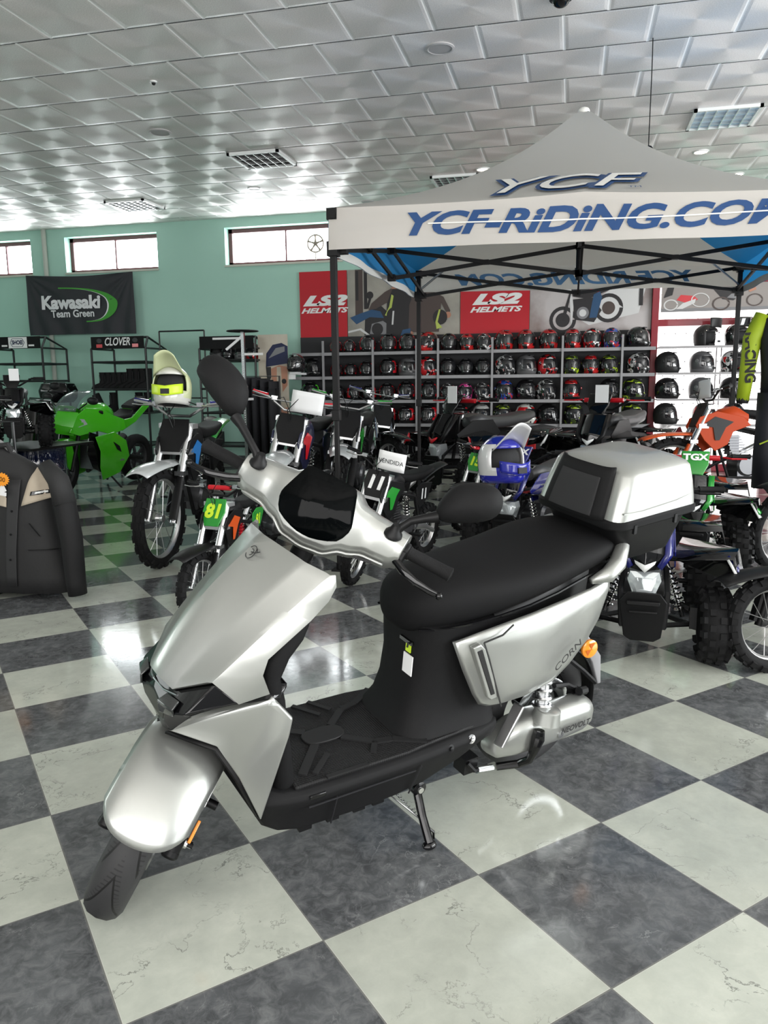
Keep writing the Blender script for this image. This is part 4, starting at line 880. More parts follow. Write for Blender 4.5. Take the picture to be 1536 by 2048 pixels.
# rear side panels
def side_panel(g):
    O = [(.852, .612, .150), (.93, .632, .163), (1.01, .648, .172), (1.10, .664, .180), (1.22, .685, .183), (1.33, .703, .182), (1.408, .722, .176), (1.425, .690, .174), (1.405, .590, .170), (1.370, .525, .168), (1.308, .455, .166), (1.235, .412, .172), (1.12, .396, .178), (1.02, .394, .176), (.985, .396, .172), (.955, .408, .168), (.930, .445, .165), (.89, .525, .158)]
    b = MB(); cx, cz = 1.12, .55; n = len(O); rings = []
    for w, blg in ((1, 0), (.94, .010), (.75, .020), (.5, .026), (.25, .029)):
        rings.append([b.v((cx+(x-cx)*w, g*(t_+(.172-t_)*(1-w)+blg), cz+(z-cz)*w)) for x, z, t_ in O])
    for i in range(4):
        for j in range(n): b.f([rings[i][j], rings[i][(j+1) % n], rings[i+1][(j+1) % n], rings[i+1][j]])
    b.f(rings[-1]); b.build('side_panel', SILV, sc, sharp=50, solid=.012, off=-1)
    y = lambda x: .188 if x < .98 else .198
    b = MB(); P = [(1.02, .652), (.985, .628), (.930, .612), (.955, .56), (1.015, .402)]; [b.bar((P[k][0], g*y(P[k][0]), P[k][1]), (P[k+1][0], g*y(P[k+1][0]), P[k+1][1]), .003, .004) for k in range(4)]; b.build('panel_seam', EMB, sc)
    def sl(pts, d, nm, m, w=0.): b = MB(); b.prism(pts, lambda x, z, q: (x, g*(q), z), .176, d); return b.build(nm, m, sc, bev=.003)
    sl([(.890, .606), (.916, .612), (.934, .594), (1.008, .432), (.978, .428), (.964, .440)], .1935, 'vent_frame', SILV)
    sl([(.903, .594), (.922, .598), (.990, .446), (.974, .444)], .1950, 'side_vent', MESHM)
both(side_panel)
TXM = axes((1, 0, 0), (0, 0, 1), (0, -1, 0), (1.238, -.2150, .517))
b = MB(); b.tube([(.10+.012*cos(a), .02+.02*sin(a), 0) for a in [k*.5 for k in range(10)]], .001, 4); b.bm.free()
text('model_lettering', 'CORN', EMB, sc, TXM @ Matrix.Rotation(rad(38), 4, 'Z'), size=.030, bold=.0003, shear=.2, sx=1.35)
# grab rail
def grab(g):
    b = MB(); pts = [(1.330, .178, .722), (1.385, .190, .738), (1.43, .182, .762), (1.48, .150, .792), (1.54, .105, .815), (1.60, .07, .825)]
    b.tube([(s_, t_*g, z) for s_, t_, z in pts], [.010, .024, .026, .022, .020, .016], 12); b.build('grab_rail', SILV, sc, sharp=180)
both(grab)
b = MB(); b.box((1.56, 0, .83), (.16, .20, .02)); b.build('rear_rack', BLK, sc, bev=.004)
b = MB(); b.mesh([(1.355, -.17, .700), (1.40, -.175, .708), (1.395, -.182, .688), (1.365, -.182, .680)], [(0, 1, 2, 3)]); b.build('rail_gap', BLK, sc, solid=.004)
# top case, nose-down tilt on the rack
TCM = Matrix.Translation((1.405, -.012, .873)) @ Matrix.Rotation(rad(-5), 4, 'Y') @ Matrix.Diagonal((.97, .83, .93, 1))
def case():
    def rg(x0, x1, hw, z, r=.05, bow=.02): return [(((x0+x1)/2+x)-(bow*(1-(y/hw)**2) if x < 0 else 0)*1.0, y, z) for x, y in rr((x1-x0)/2, hw, r, 5)]
    b = MB(); b.loft([rg(.085, .31, .150, -.145, .05, 0), rg(.075, .325, .163, -.138, .05, 0), rg(.03, .355, .190, -.03), rg(.02, .37, .198, .0)]); b.build('case_tub', BLK, sc, TCM, sharp=60)
    b = MB(); b.loft([rg(.0, .382, .208, -.012, .05), rg(-.004, .388, .214, -.006, .05), rg(-.004, .388, .214, .012, .05), rg(.002, .382, .208, .018, .05)]); b.build('case_rim', BLKM, sc, TCM, sharp=40)
    def lid(z, x0, x1, hw, r, bow=.02): return rg(x0, x1, hw, z, r, bow)
    b = MB(); b.loft([lid(.016, .004, .380, .206, .038), lid(.05, .014, .376, .203, .038), lid(.10, .032, .368, .196, .038), lid(.150, .052, .356, .186, .038), lid(.160, .058, .350, .178, .04), lid(.172, .075, .335, .150, .05), lid(.182, .105, .31, .10, .05)]); b.build('case_lid', SILV, sc, TCM, sharp=32)
    b = MB(); o = MB()
    def fp(u, v, off): hw = .142-.010*v-.012*v*v; y = (2*u-1)*hw; x = -.016+.004+.055*v+.006*v*v-.001-off+(.022*(y/.2)**2); return (x, y, .014+.160*v-off*.3)
    b.grid(lambda u, v: fp(u, v, .012-.010*(abs(2*u-1)**8)), 20, 8)
    b.grid(lambda u, v: (fp(u, 1, .002)[0]+.06*v, fp(u, 1, 0)[1]*(1-.06*v), fp(u, 1, 0)[2]+.012+.006*sin(v*2)), 20, 4) if False else None; b.build('case_front_panel', BLKM, sc, TCM, sharp=180, solid=.012, off=1)
    b = MB(); b.grid(lambda u, v: fp(.14+.72*u, .10+.74*v, .0255), 14, 8); b.build('case_backrest_pad', mat('pad_grey', (.014, .014, .015), .75, bump=.3, bscale=1200), sc, TCM, sharp=180, solid=.006, off=1, bev=.002)
    for sg in (-1, 1):
        b = MB(); b.tube([(.02, .2035*sg, .045), (.10, .2055*sg, .040), (.26, .2045*sg, .046), (.34, .200*sg, .056)], .003, 5); b.tube([(.275, .197*sg, .052), (.282, .188*sg, .10), (.280, .172*sg, .150), (.285, .14*sg, .174)], .003, 5); b.build('lid_crease', SILV, sc, TCM)
        for x in (.26, .07): b = MB(); b.box((x, .212*sg, -.012), (.012, .010, .03)); b.build('case_hinge', BLK, sc, TCM)
case()
# rear wheel, mudguard, motor cover
def wheel(parent, mx, R, w, rim, tyre_m, rim_m, spokes=5, name='rear_wheel', disc=True):
    b = MB(); b.torus((0, 0, 0), (0, 1, 0), R-w*.92, w, w*.92, 56, 14, .85); t_ = b.build(name, tyre_m, parent, mx, sharp=180)
    b = MB(); b.lathe((0, -.032, 0), (0, 1, 0), [(rim, 0), (rim+.008, .004), (rim-.006, .02), (rim-.006, .044), (rim+.008, .060), (rim, .064)], 48, caps=False)
    for k in range(spokes):
        a = 2*pi*k/spokes; e = V((cos(a), 0, sin(a))); b.bar(e*.03, e*(rim-.004), .03, .022, up=(0, 1, 0))
    b.lathe((0, -.04, 0), (0, 1, 0), [(.012, -.01), (.035, 0), (.035, .08), (.012, .09)], 20); b.build('rim', rim_m, t_)
    if disc: b = MB(); b.lathe((0, -.052, 0), (0, 1, 0), [(.05, 0), (.095, 0), (.095, .004), (.05, .004)], 40, caps=False); b.build('brake_disc', STEEL, t_)
    return t_
TYRE = mat('scooter_tyre', (.026, .026, .027), .6); tt = NT(TYRE); tc = tt.n('TexCoord'); sp = tt.n('SeparateXYZ'); tt.l(tc.outputs['Object'], sp.inputs[0])
an = tt.math('ARCTAN2', sp.outputs[2], sp.outputs[0]); aw = tt.math('ABSOLUTE', sp.outputs[1])
g1 = tt.math('LESS_THAN', tt.math('FRACT', tt.math('ADD', tt.math('MULTIPLY', an, 9/(2*pi)), tt.math('MULTIPLY', aw, 22.))), .10)
g2 = tt.math('MULTIPLY', tt.math('LESS_THAN', tt.math('FRACT', tt.math('MULTIPLY', an, 120/(2*pi))), .3), tt.math('GREATER_THAN', tt.math('SINE', tt.math('ADD', tt.math('MULTIPLY', an, 9.), tt.math('MULTIPLY', aw, 150.))), .6))
gm = tt.math('MULTIPLY', tt.math('MAXIMUM', g1, tt.math('MULTIPLY', g2, .5)), tt.math('LESS_THAN', aw, .042))
bp = tt.n('Bump'); bp.inputs['Strength'].default_value = 1; bp.inputs['Distance'].default_value = .004; bp.invert = True; tt.l(gm, bp.inputs['Height']); tt.l(bp.outputs[0], tt.b.inputs['Normal']); tt.l(tt.mix(gm, (.026, .026, .027), (.003, .003, .003)), tt.b.inputs['Base Color'])
wheel(sc, Matrix.Translation((1.335, 0, .222)), .222, .05, .135, TYRE, BLKG)
b = MB(); b.grid(lambda u, v: (1.335+(.245+.0*v)*cos(rad(-15+95*u)), (v*2-1)*.065, .222+.245*sin(rad(-15+95*u))-.02*(2*v-1)**2), 14, 6); b.build('rear_mudguard', BLK, sc, solid=.004, sharp=180)
b = MB(); R = []
for s_, zc, hh, t0, t1 in ((1.075, .195, .020, .075, .12), (1.095, .205, .042, .07, .145), (1.15, .222, .058, .07, .165), (1.22, .228, .062, .07, .172), (1.32, .232, .060, .08, .176), (1.42, .236, .056, .08, .176), (1.455, .238, .046, .085, .17), (1.468, .240, .03, .09, .155)):
    R.append([(s_, -(t0+t1)/2+y, zc+x) for x, y in rr(hh, (t1-t0)/2, min(hh, (t1-t0)/2)*.75, 5)])
b.loft(R); mc = b.build('motor_cover', SILV, sc, sharp=60)
text('cover_lettering', 'NEOVOLT', EMB, mc, axes((1, 0, 0), (0, 0, 1), (0, -1, 0), (1.365, -.1830, .228)) @ Matrix.Rotation(rad(2), 4, 'Z'), size=.027, bold=.001, shear=.2, sx=1.0)
b = MB(); b.lathe((1.31, -.176, .212), (0, -1, 0), [(.012, 0), (.012, .002), (.001, .003)], 16); b.build('cover_badge', STEEL, sc)
b = MB(); b.lathe((1.245, -.165, .292), (.1, 0, 1), [(.045, -.02), (.042, .0), (.040, .02), (.034, .024)], 24); b.build('shock_mount', SILV, sc)
b = MB(); b.cyl((1.245, -.14, .30), (1.26, -.11, .44), .022, n=14)
for k in range(6): b.torus(V((1.245, -.14, .315)).lerp(V((1.26, -.11, .43)), k/5), (.1, .2, 1), .026, .006, n=20, m=6)
b.build('rear_shock', STEEL, sc)
b = MB(); b.tube([(1.205, -.182, .262), (1.20, -.186, .235), (1.19, -.185, .195), (1.195, -.17, .155), (1.18, -.14, .125), (1.12, -.11, .115)], [.016, .020, .014, .013, .013, .012], 10); b.build('cable_sheath', BLKG, sc)
b = MB(); b.bar((1.075, -.15, .225), (1.155, -.135, .335), .035, .012); b.build('folded_footpeg', ALU, sc, bev=.003)
b = MB(); b.tube([(1.30, -.13, .36), (1.38, -.11, .335), (1.44, -.10, .30), (1.50, -.09, .27)], .008, 6); b.cyl((1.42, -.13, .31), (1.46, -.12, .30), .014, n=8); b.box((1.44, -.10, .28), (.05, .03, .03)); b.build('brake_linkage', BLK, sc)
b = MB(); b.torus((1.335, -.062, .222), (0, 1, 0), .10, .003, .02, 36, 6); b.build('brake_disc', STEEL, sc)
# plate holder and reflector at the tail
b = MB(); b.mesh([(1.40, -.10, .50), (1.45, -.105, .49), (1.53, -.105, .40), (1.56, -.10, .29), (1.545, -.1, .29), (1.50, -.1, .38)], [(0, 1, 2, 5), (5, 2, 3, 4)]); b.build('plate_holder', GREYM, sc, solid=.02, bev=.003)
b = MB(); b.tube([(1.38, -.10, .42), (1.46, -.10, .36), (1.53, -.10, .30)], .008, 6); b.build('tail_stay', BLK, sc)
b = MB(); b.lathe((1.445, -.118, .452), (-.15, -1, .1), [(.030, 0), (.030, .008), (.024, .012), (.001, .013)], 24); rf = b.build('reflector', AMB, sc)
b = MB()
for k in range(6):
    a = 2*pi*k/6; p = V((1.444, -.1315, .4535))
    if k % 2: b.face([p, p+V((.024*cos(a), 0, .024*sin(a))), p+V((.024*cos(a+1.05), 0, .024*sin(a+1.05)))])
b.build('reflector_sector', mat('deep_amber', (.45, .10, .01), .3), rf)
# kickstand
def world_to_sc(p): return SI@p
kf = world_to_sc(atz(858, 1697)); kp = V((.798, -.125, .168))
b = MB(); b.tube([kp, kp.lerp(kf, .5), kf+V((0, 0, .018))], [.013, .012, .013], 10); b.build('kickstand', BLKG, sc)
b = MB(); b.lathe(kp+V((0, .01, 0)), (0, -1, 0), [(.022, 0), (.022, .03), (.012, .034)], 16); b.build('stand_bracket', BLKG, sc); b = MB(); b.lathe(kp+V((0, -.022, 0)), (0, -1, 0), [(.009, 0), (.009, .006)], 10); b.build('stand_bolt', CHROME, sc)
b = MB(); q = kp.lerp(kf, .62); b.tube([q, q+V((.03, -.01, -.03)), q+V((.035, -.01, -.07)), kf+V((.012, -.004, .018))], .004, 6); b.ell(kf+V((0, 0, .012)), (.022, .016, .012), 12, 8); b.build('stand_foot', BLKG, sc)
b = MB(); p0 = V((.73, -.09, .165)); q = kp.lerp(kf, .58); b.tube([p0.lerp(q, k/36)+V((.004*cos(k*2.1), .004*sin(k*2.1), 0)) for k in range(37)], .0016, 5); b.tube([p0+V((-.02, 0, -.003)), q], .0022, 5); b.build('stand_spring', STEEL, sc)
b = MB(); b.box((1.0, -.10, .165), (.05, .05, .05)); b.tube([(.98, -.13, .185), (1.0, -.14, .16), (1.06, -.13, .15)], .007, 6); b.build('centre_stand_lug', BLK, sc); b = MB(); b.cyl((1.01, -.14, .158), (1.075, -.135, .142), .011, n=10); b.build('linkage_spring', STEEL, sc)
# ---- steered group: handlebar
def hframe(az, tl):
    a, t_ = rad(az), rad(tl); n = V((sin(a)*cos(t_), -cos(a)*cos(t_), -sin(t_))); l = -n
    A = V((.43837, -.125, .8878)); h = (A-l*A.dot(l)).normalized(); return l.cross(h), l, h
ha_, hl_, hh_ = hframe(45, 26)
HM = SI @ TIL @ axes(ha_, hl_, hh_, (.625, .285, .955))
def piecewise(tab, x):
    for k in range(len(tab)-1):
        if x <= tab[k+1][0]:
            u = (x-tab[k][0])/(tab[k+1][0]-tab[k][0]); u = u*u*(3-2*u); return tab[k][1]+(tab[k+1][1]-tab[k][1])*u
    return tab[-1][1]
TOPH = [(0, .078), (.06, .076), (.10, .052), (.15, .046), (.225, .038)]; BOTH_ = [(0, -.118), (.05, -.113), (.10, -.086), (.15, -.070), (.20, -.068), (.225, -.055)]
FR_ = [(0, -.088), (.08, -.080), (.14, -.066), (.225, -.050)]
def cover():
    b = MB(); R = []
    for i in range(41):
        l = -.228+.456*i/40; al = abs(l); zt_, zb_, f = piecewise(TOPH, al), piecewise(BOTH_, al), piecewise(FR_, al); bk = .035 if al > .1 else .045
        zm = (zt_+zb_)/2; P = []
        for a_, h_ in ((bk, zt_-.012), (bk-.02, zt_-.002), ((f+bk)/2, zt_), (f+.026, zt_-.003), (f+.010, zt_-.012), (f+.002, zt_-.030), (f, zm+.01), (f+.004, zb_+.032), (f+.014, zb_+.020), (f+.020, zb_+.014), (f+.040, zb_), ((f+bk)/2+.01, zb_), (bk, zb_+.02)): P.append((a_, l, h_))
        R.append(P)
    b.loft(R); b.build('handlebar_cover', SILV, sc, HM, sharp=42, bev=.002)
    b = MB(); pts = [(piecewise(FR_, abs(l))+.014, l, piecewise(BOTH_, abs(l))+.010) for l in [-.20+.01*k for k in range(41)]]; b.tube(pts, .004, 6); b.build('cover_lip', SILV, sc, HM, sharp=180)
    b = MB(); b.bar((-.055, -.175, -.064), (-.06, -.13, -.071), .012, .006); b.build('lip_slot', BLK, sc, HM)
cover()
SO = [(0, .080), (.035, .080), (.058, .079), (.067, .075), (.073, .064), (.084, .034), (.095, .002), (.098, -.010), (.097, -.024), (.090, -.042), (.080, -.056), (.060, -.066), (.036, -.074), (.018, -.078), (0, -.079)]
def screen():
    b = MB(); rings = []
    full = SO+[(-x, z) for x, z in SO[::-1][1:-1]]; n = len(full); cx, cz = 0, .0
    for w in (1, .92, .7, .45, .2):
        rings.append([b.v((-.094+.55*(x*w)**2*4*.5-.012*(1-w*w)+max(0, (z*w))*.20+max(0, -z*w)*.05, x*w, cz+(z-cz)*w)) for x, z in full])
    for i in range(4):
        for j in range(n): b.f([rings[i][j], rings[i][(j+1) % n], rings[i+1][(j+1) % n], rings[i+1][j]])
    b.f(rings[-1]); b.build('dash_screen', mat('screen_black', (.001, .0014, .0016), .06, spec=.10), sc, HM, sharp=60, solid=.035, off=-1, bev=.002)
screen()
def grips(g):
    b = MB(); b.cyl((.0, .20*g, -.004), (.0, .36*g, -.004), .0115, n=12); b.build('bar_tube', BLK, sc, HM)
    b = MB(); R = [(.018, 0), (.0185, .004), (.016, .008), (.0165, .09), (.0175, .112), (.0185, .118), (.012, .121)]; b.lathe((0, .238*g, -.004), (0, g, 0), R, 20); b.build('hand_grip', RUB, sc, HM)
    b = MB(); b.lathe((0, .212*g, -.004), (0, g, 0), [(.020, 0), (.022, .004), (.022, .024), (.019, .028)], 20); b.box((-.02, .222*g, -.020), (.03, .03, .03)); b.build('switch_housing', BLK, sc, HM, bev=.002)
    b = MB(); b.tube([(-.03, .215*g, -.030), (-.045, .250*g, -.046), (-.052, .29*g, -.056), (-.046, .33*g, -.060), (-.040, .352*g, -.060)], [.007, .007, .006, .0055, .005], 8, flat=1.5); b.ell((-.040, .356*g, -.060), (.010, .010, .010), 12, 8); b.build('brake_lever', BLKG, sc, HM)
    b = MB(); b.lathe((-.050, .190*g, .020), (-.5, 0, 1), [(.020, -.006), (.024, .0), (.022, .008), (.014, .016), (.010, .03)], 18)
    pts = [(-.052, .189, .020), (-.055, .208, .043), (-.055, .238, .063), (-.052, .273, .085), (-.05, .300, .099)] if g > 0 else [(-.052, -.192, .021), (-.055, -.200, .045), (-.055, -.214, .070), (-.052, -.241, .091), (-.05, -.268, .110)]
    b.tube(pts, [.010, .010, .0095, .011, .015], 12); b.build('mirror_stem', BLK, sc, HM)
both(grips)
def head(pts):
    b = MB(); n = len(pts); rings = []; cx = sum(p[0] for p in pts)/n; cy = sum(p[1] for p in pts)/n
    for w, dep in ((.97, .014), (1, .005), (.985, -.004), (.90, -.018), (.72, -.030), (.45, -.038), (.18, -.041)): rings.append([(-.05+dep, cx+(x-cx)*w, cy+(y-cy)*w) for x, y in pts])
    b.loft(rings); hd = b.build('mirror_head', BLKM, sc, HM, sharp=80, sub=1)
    b = MB(); b.prism([(cx+(x-cx)*.90, cy+(y-cy)*.90) for x, y in pts], lambda x, y, z: (z, x, y), -.036, -.034); b.build('mirror_glass', CHROME, hd)
head([(0.448, 0.160), (0.449, 0.195), (0.424, 0.216), (0.390, 0.220), (0.346, 0.206), (0.306, 0.184), (0.290, 0.155), (0.285, 0.124), (0.288, 0.106), (0.312, 0.087), (0.337, 0.097), (0.378, 0.113), (0.417, 0.134), (0.442, 0.150)])
head([(-0.253, 0.121), (-0.252, 0.140), (-0.257, 0.170), (-0.266, 0.193), (-0.285, 0.213), (-0.32, 0.230), (-0.355, 0.237), (-0.378, 0.230), (-0.392, 0.208), (-0.396, 0.187), (-0.386, 0.162), (-0.360, 0.140), (-0.317, 0.117), (-0.276, 0.098), (-0.260, 0.108)])
# steering column and lower yoke
b = MB(); b.cyl((0, 0, -.12), (0, 0, -.30), .03, n=14); b.build('steering_column', BLK, sc, HM)
# ---- front wheel, forks, fender in the wheel's own axes (x forward, y to its right, z up)
az_, tl_ = rad(57), rad(28); wn_ = V((sin(az_)*cos(tl_), -cos(az_)*cos(tl_), -sin(tl_))); wu_ = (V((0, 0, 1))-wn_*wn_.z).normalized(); wf_ = wu_.cross(wn_)
if wf_.x > 0: wf_ = -wf_
WM = SI @ TIL @ axes(wf_, -wn_, wu_, (.157, .365, .2035))   # y axis = far side; the near side is -y
wheel(sc, WM, .226, .05, .135, TYRE, mat('rim_dark', (.05, .05, .052), .25, metal=.8), name='front_wheel', disc=True)
def fend():
    b = MB()
    def fp(u, v):
        th = rad(-38+98*u); l = (v*2-1); end = max(0, (u-.72)/.28); hw = .103*(1-.05*u); crown = .006
        r = .254-.026*abs(l)**4.0+crown*(1-l*l)-.02*max(0, .2-u); th += rad(7)*(1-l*l)*end-rad(8)*abs(l)**6*end
        return (sin(th)*r, l*hw, cos(th)*r)
    b.grid(fp, 30, 20)
    for g in (0, 1):                               # side skirts
        def sk(u, v, g=g): p = V(fp(u*.92, g)); th = rad(-38+98*u*.92); q = p-V((sin(th), 0, cos(th)))*.045*v*sin(pi*min(1, u*1.2+.1)); q.y = p.y*(1-.06*v); return q
        b.grid(sk, 24, 4)
    b.build('front_fender', SILV, sc, WM, sharp=60, solid=.006, off=1, doubles=True)
fend()
def fork(g):
    b = MB(); b.cyl((.036, g*.084, -.016), (-.12, g*.084, .30), .021, n=16); b.lathe((.036, g*.084, -.016), (.175, 0, -.355), [(.022, -.002), (.023, .010), (.018, .016)], 16); b.box((0, g*.088, .0), (.06, .03, .05)); lg = b.build('fork_leg', BLK, sc, WM)
both(fork)
b = MB(); b.lathe((.0, -.10, -.005), (0, -1, 0), [(.014, 0), (.014, .012), (.009, .014), (.009, .024)], 12); b.build('axle_nut', CHROME, sc, WM)
b = MB(); b.box((.035, -.112, .055), (.055, .008, .026), Euler((0, rad(50), 0)).to_matrix()); b.build('fork_reflector', AMB, sc, WM, bev=.002)
b = MB(); b.lathe((-.03, -.105, .10), (0, -1, 0), [(.011, 0), (.011, .03)], 12); b.build('fender_stud', BLK, sc, WM)
b = MB(); b.lathe((.03, -.112, .015), (0, -1, 0), [(.006, 0), (.006, .014)], 10); b.build('fork_screw', BLK, sc, WM)
b = MB(); b.box((-.05, -.106, .13), (.10, .006, .020), Euler((0, rad(55), 0)).to_matrix()); b.build('fork_trim', STEEL, sc, WM)
bb, M = EMBM; bb.build('emblem', EMB, sc, M)
b = MB(); b.tube([(.12, .0, .44), (.16, .0, .40), (.20, 0, .36)], .03, 10); b.build('lower_yoke', BLK, sc)
# ================================================================ other vehicles
CLR = mat('clear_screen', (.10, .13, .14), .05, coat=1, alpha=.45)
WRAP = mat('plastic_wrap', (.42, .44, .44), .25, coat=.6, bump=1., bscale=35)
SPK = mat('spoke_metal', (.5, .5, .5), .3, metal=.9)
def tyre(parent, name, R, w, mx, knob=True, n=22, rim=None, spokes=True, rimm=None, sp_n=14):
    b = MB(); hh = min(R*.30, w*1.0); b.torus((0, 0, 0), (0, 1, 0), R-hh*.9, w*.93 if knob else w, hh*.85, 40, 10, .8)
    if knob:
        for k in range(n):
            a = 2*pi*k/n
            for j, (y, da, tl) in enumerate(((-.86, 0, .5), (-.34, .5, 0), (.34, 0, 0), (.86, .5, -.5))):
                aa = a+da*2*pi/n; rr_ = R-.010-(.22*hh if abs(y) > .6 else 0); e = V((cos(aa), 0, sin(aa))); t_ = V((-sin(aa), 0, cos(aa)))
                Y = (V((0, 1, 0))*cos(tl)+e*sin(-tl)).normalized(); X = t_; Z = X.cross(Y); b.box(e*rr_+V((0, y*w, 0)), (2*pi*R/n*.42, w*.40, .030), Matrix((X, Y, Z)).transposed())
    t_ = b.build(name, RUB, parent, mx, sharp=40); rim = rim or R-hh*1.75
    b = MB(); hw = w*.55; b.lathe((0, -hw, 0), (0, 1, 0), [(rim+.006, 0), (rim-.004, hw*.3), (rim-.012, hw), (rim-.004, hw*1.7), (rim+.006, hw*2)], 36, caps=False)
    if spokes:
        for k in range(sp_n):
            a = 2*pi*k/sp_n; a2 = a+(.5 if k % 2 else -.5); y = .022 if k % 4 < 2 else -.022; b.cyl((.025*cos(a2), y, .025*sin(a2)), ((rim-.008)*cos(a), 0, (rim-.008)*sin(a)), .0022, n=4)
        b.lathe((0, -.03, 0), (0, 1, 0), [(.012, 0), (.028, .004), (.018, .03), (.028, .056), (.012, .06)], 14)
    else:
        for k in range(5): a = 2*pi*k/5; e = V((cos(a), 0, sin(a))); b.bar(e*.02, e*(rim-.006), rim*.22, .02, up=(0, 1, 0))
        b.lathe((0, -.04, 0), (0, 1, 0), [(.01, 0), (rim*.35, .01), (rim*.35, .07), (.01, .08)], 16)
    b.build('rim', rimm or (SPK if spokes else DGREY), t_, sharp=40); return t_
def ax(p, d, ang): return Matrix.Translation(V(p)) @ Matrix.Rotation(ang, 4, V(d)) @ Matrix.Translation(-V(p))
def dirt_bike(label, loc, heading, s=1., shroud=GRN, accent=WHT, frame=BLK, plate=BLK, num=None, numc=WHT, fender=None, seat=BLKM, grip=BLK, steer=0., fork=STEEL, wrap=False, lean=-6, pad=None, group='dirt bikes on the shop floor', wr=(.345, .32), rimm=None, cat='dirt bike', tag_paper=None, rear=None):
    root = thing('dirt_bike', label, cat, loc, 0, group, mx=Matrix.Translation(V(loc)) @ Matrix.Rotation(heading, 4, 'Z') @ Matrix.Rotation(rad(lean), 4, 'X') @ Matrix.Scale(s, 4))
    Rf, Rr = wr; fender = fender or shroud; rear = rear or fender
    A0, A1 = V((.0, 0, Rf)), V((-.30, 0, .98)); d = (A1-A0).normalized(); S = ax(A0+V((-.05, 0, 0)), d, steer); xx = V((d.z, 0, -d.x))
    # x = 0 at the front axle, the bike runs back along -x
    tyre(root, 'front_wheel', Rf, .042, S @ Matrix.Translation((0, 0, Rf)), rimm=rimm)
    tyre(root, 'rear_wheel', Rr, .055, Matrix.Translation((-1.38, 0, Rr)), rimm=rimm)
    for g in (-1, 1):
        o = V((0, .095*g, 0)); b = MB(); b.cyl(A0+o+V((.0, 0, -.03)), A0+o+(A1-A0)*.5, .026, n=12); b.cyl(A0+o+(A1-A0)*.45, A1+o, .031, n=12); b.box(A0+o+(A1-A0)*.48, (.07, .07, .03)); lg = b.build('fork_leg', fork, root, S)
        b = MB(); b.tube([A0+o+V((.03, .012*g, .0)), A0+o+d*.16+xx*.035+V((0, .014*g, 0)), A0+o+d*.30+xx*.03+V((0, .014*g, 0))], [.030, .034, .022], 8, flat=.5); b.build('fork_guard', fender if not wrap else BLK, lg)
    b = MB(); b.box(A1+xx*-.02, (.09, .26, .035)); b.box(A0+(A1-A0)*.72+xx*-.02, (.09, .26, .04)); b.cyl(A0+(A1-A0)*.7-xx*.04, A1-xx*.04, .022, n=10); b.build('triple_clamp', ALU, root, S)
    # front mudguard
    def mg(u, v): x = .34-.60*u; w_ = .055+.055*sin(pi*min(1, u*.9+.15)); return V((x-.02, (2*v-1)*w_, Rf*2+.055-.20*max(0, .5-u)**2-.06*max(0, u-.75)-.03*(2*v-1)**2))
    b = MB(); b.grid(mg, 14, 6); b.build('front_mudguard', WRAP if wrap else fender, root, S, solid=.006, sharp=180)
    # plate with number
    b = MB(); P0 = A1+xx*.075+V((0, 0, -.10)); pl = [(-.10, .12), (.10, .12), (.115, .0), (.07, -.13), (-.07, -.13), (-.115, .0)]
    Mp = S @ axes((0, 1, 0), d, xx, P0); b.prism(pl, lambda x, y, z: (x, y, z-.12*x*x*20*.1), -.006, .006); pt = b.build('number_plate', plate, root, Mp, bev=.004)
    if num: text('number', num, numc, pt, Matrix.Translation(V((0, -.0, .0085))), size=.17, bold=.008, shear=.1)
    # bars
    H = A1+d*.06+xx*-.01; b = MB(); b.tube([H+V((-.03, -.36, .115)), H+V((.0, -.22, .095)), H+V((.0, -.08, .01)), H+V((.0, .08, .01)), H+V((.0, .22, .095)), H+V((-.03, .36, .115))], .011, 8); b.cyl(H+V((0, -.19, .08)), H+V((0, .19, .08)), .007, n=8); b.build('handlebar', BLK if grip is BLK else STEEL, root, S)
    if pad: b = MB(); b.cyl(H+V((0, -.11, .08)), H+V((0, .11, .08)), .022, n=10); b.build('bar_pad', pad, root, S)
    for g in (-1, 1):
        b = MB(); b.lathe(H+V((-.016, .235*g, .104)), (-.2, g, .10), [(.021, 0), (.017, .006), (.0155, .11), (.020, .125), (.01, .128)], 12); b.build('grip', grip, root, S)
        b = MB(); b.tube([H+V((.01, .17*g, .09)), H+V((.045, .22*g, .085)), H+V((.05, .28*g, .085)), H+V((.035, .345*g, .09))], [.008, .006, .0055, .005], 6); b.box(H+V((.012, .17*g, .095)), (.03, .05, .03)); b.build('lever', STEEL, root, S)
    b = MB(); b.tube([H+V((.02, .15, .09)), H+V((.10, .05, .14)), H+V((.10, -.04, .02)), P0+V((-.05, .03, -.10))], .004, 5); b.tube([H+V((.02, -.15, .09)), H+V((.12, -.08, .12)), H+V((.08, .0, -.02)), P0+V((-.05, -.03, -.12))], .004, 5); b.build('control_cable', BLK, root, S)
    # frame, engine
    b = MB(); hd = A1+V((-.06, 0, -.08))
    for g in (-1, 1):
        b.tube([hd, V((-.50, .06*g, .80)), V((-.86, .11*g, .72)), V((-1.0, .11*g, .46)), V((-.92, .10*g, .34))], .018, 8); b.tube([hd+V((0, 0, -.08)), V((-.42, .05*g, .56)), V((-.48, .10*g, .31)), V((-.92, .10*g, .30))], .015, 8); b.tube([V((-.84, .09*g, .74)), V((-1.32, .08*g, .86))], .012, 6)
    b.build('frame', frame, root)
    b = MB(); b.box((-.70, 0, .42), (.26, .20, .20)); b.lathe((-.66, -.13, .42), (0, 1, 0), [(.09, 0), (.10, .02), (.10, .24), (.085, .26)], 18); b.lathe((-.80, -.12, .40), (0, 1, 0), [(.07, 0), (.07, .24)], 14)
    for k in range(7): b.box((-.60+.012*k, 0, .54+.025*k), (.15, .17, .012))
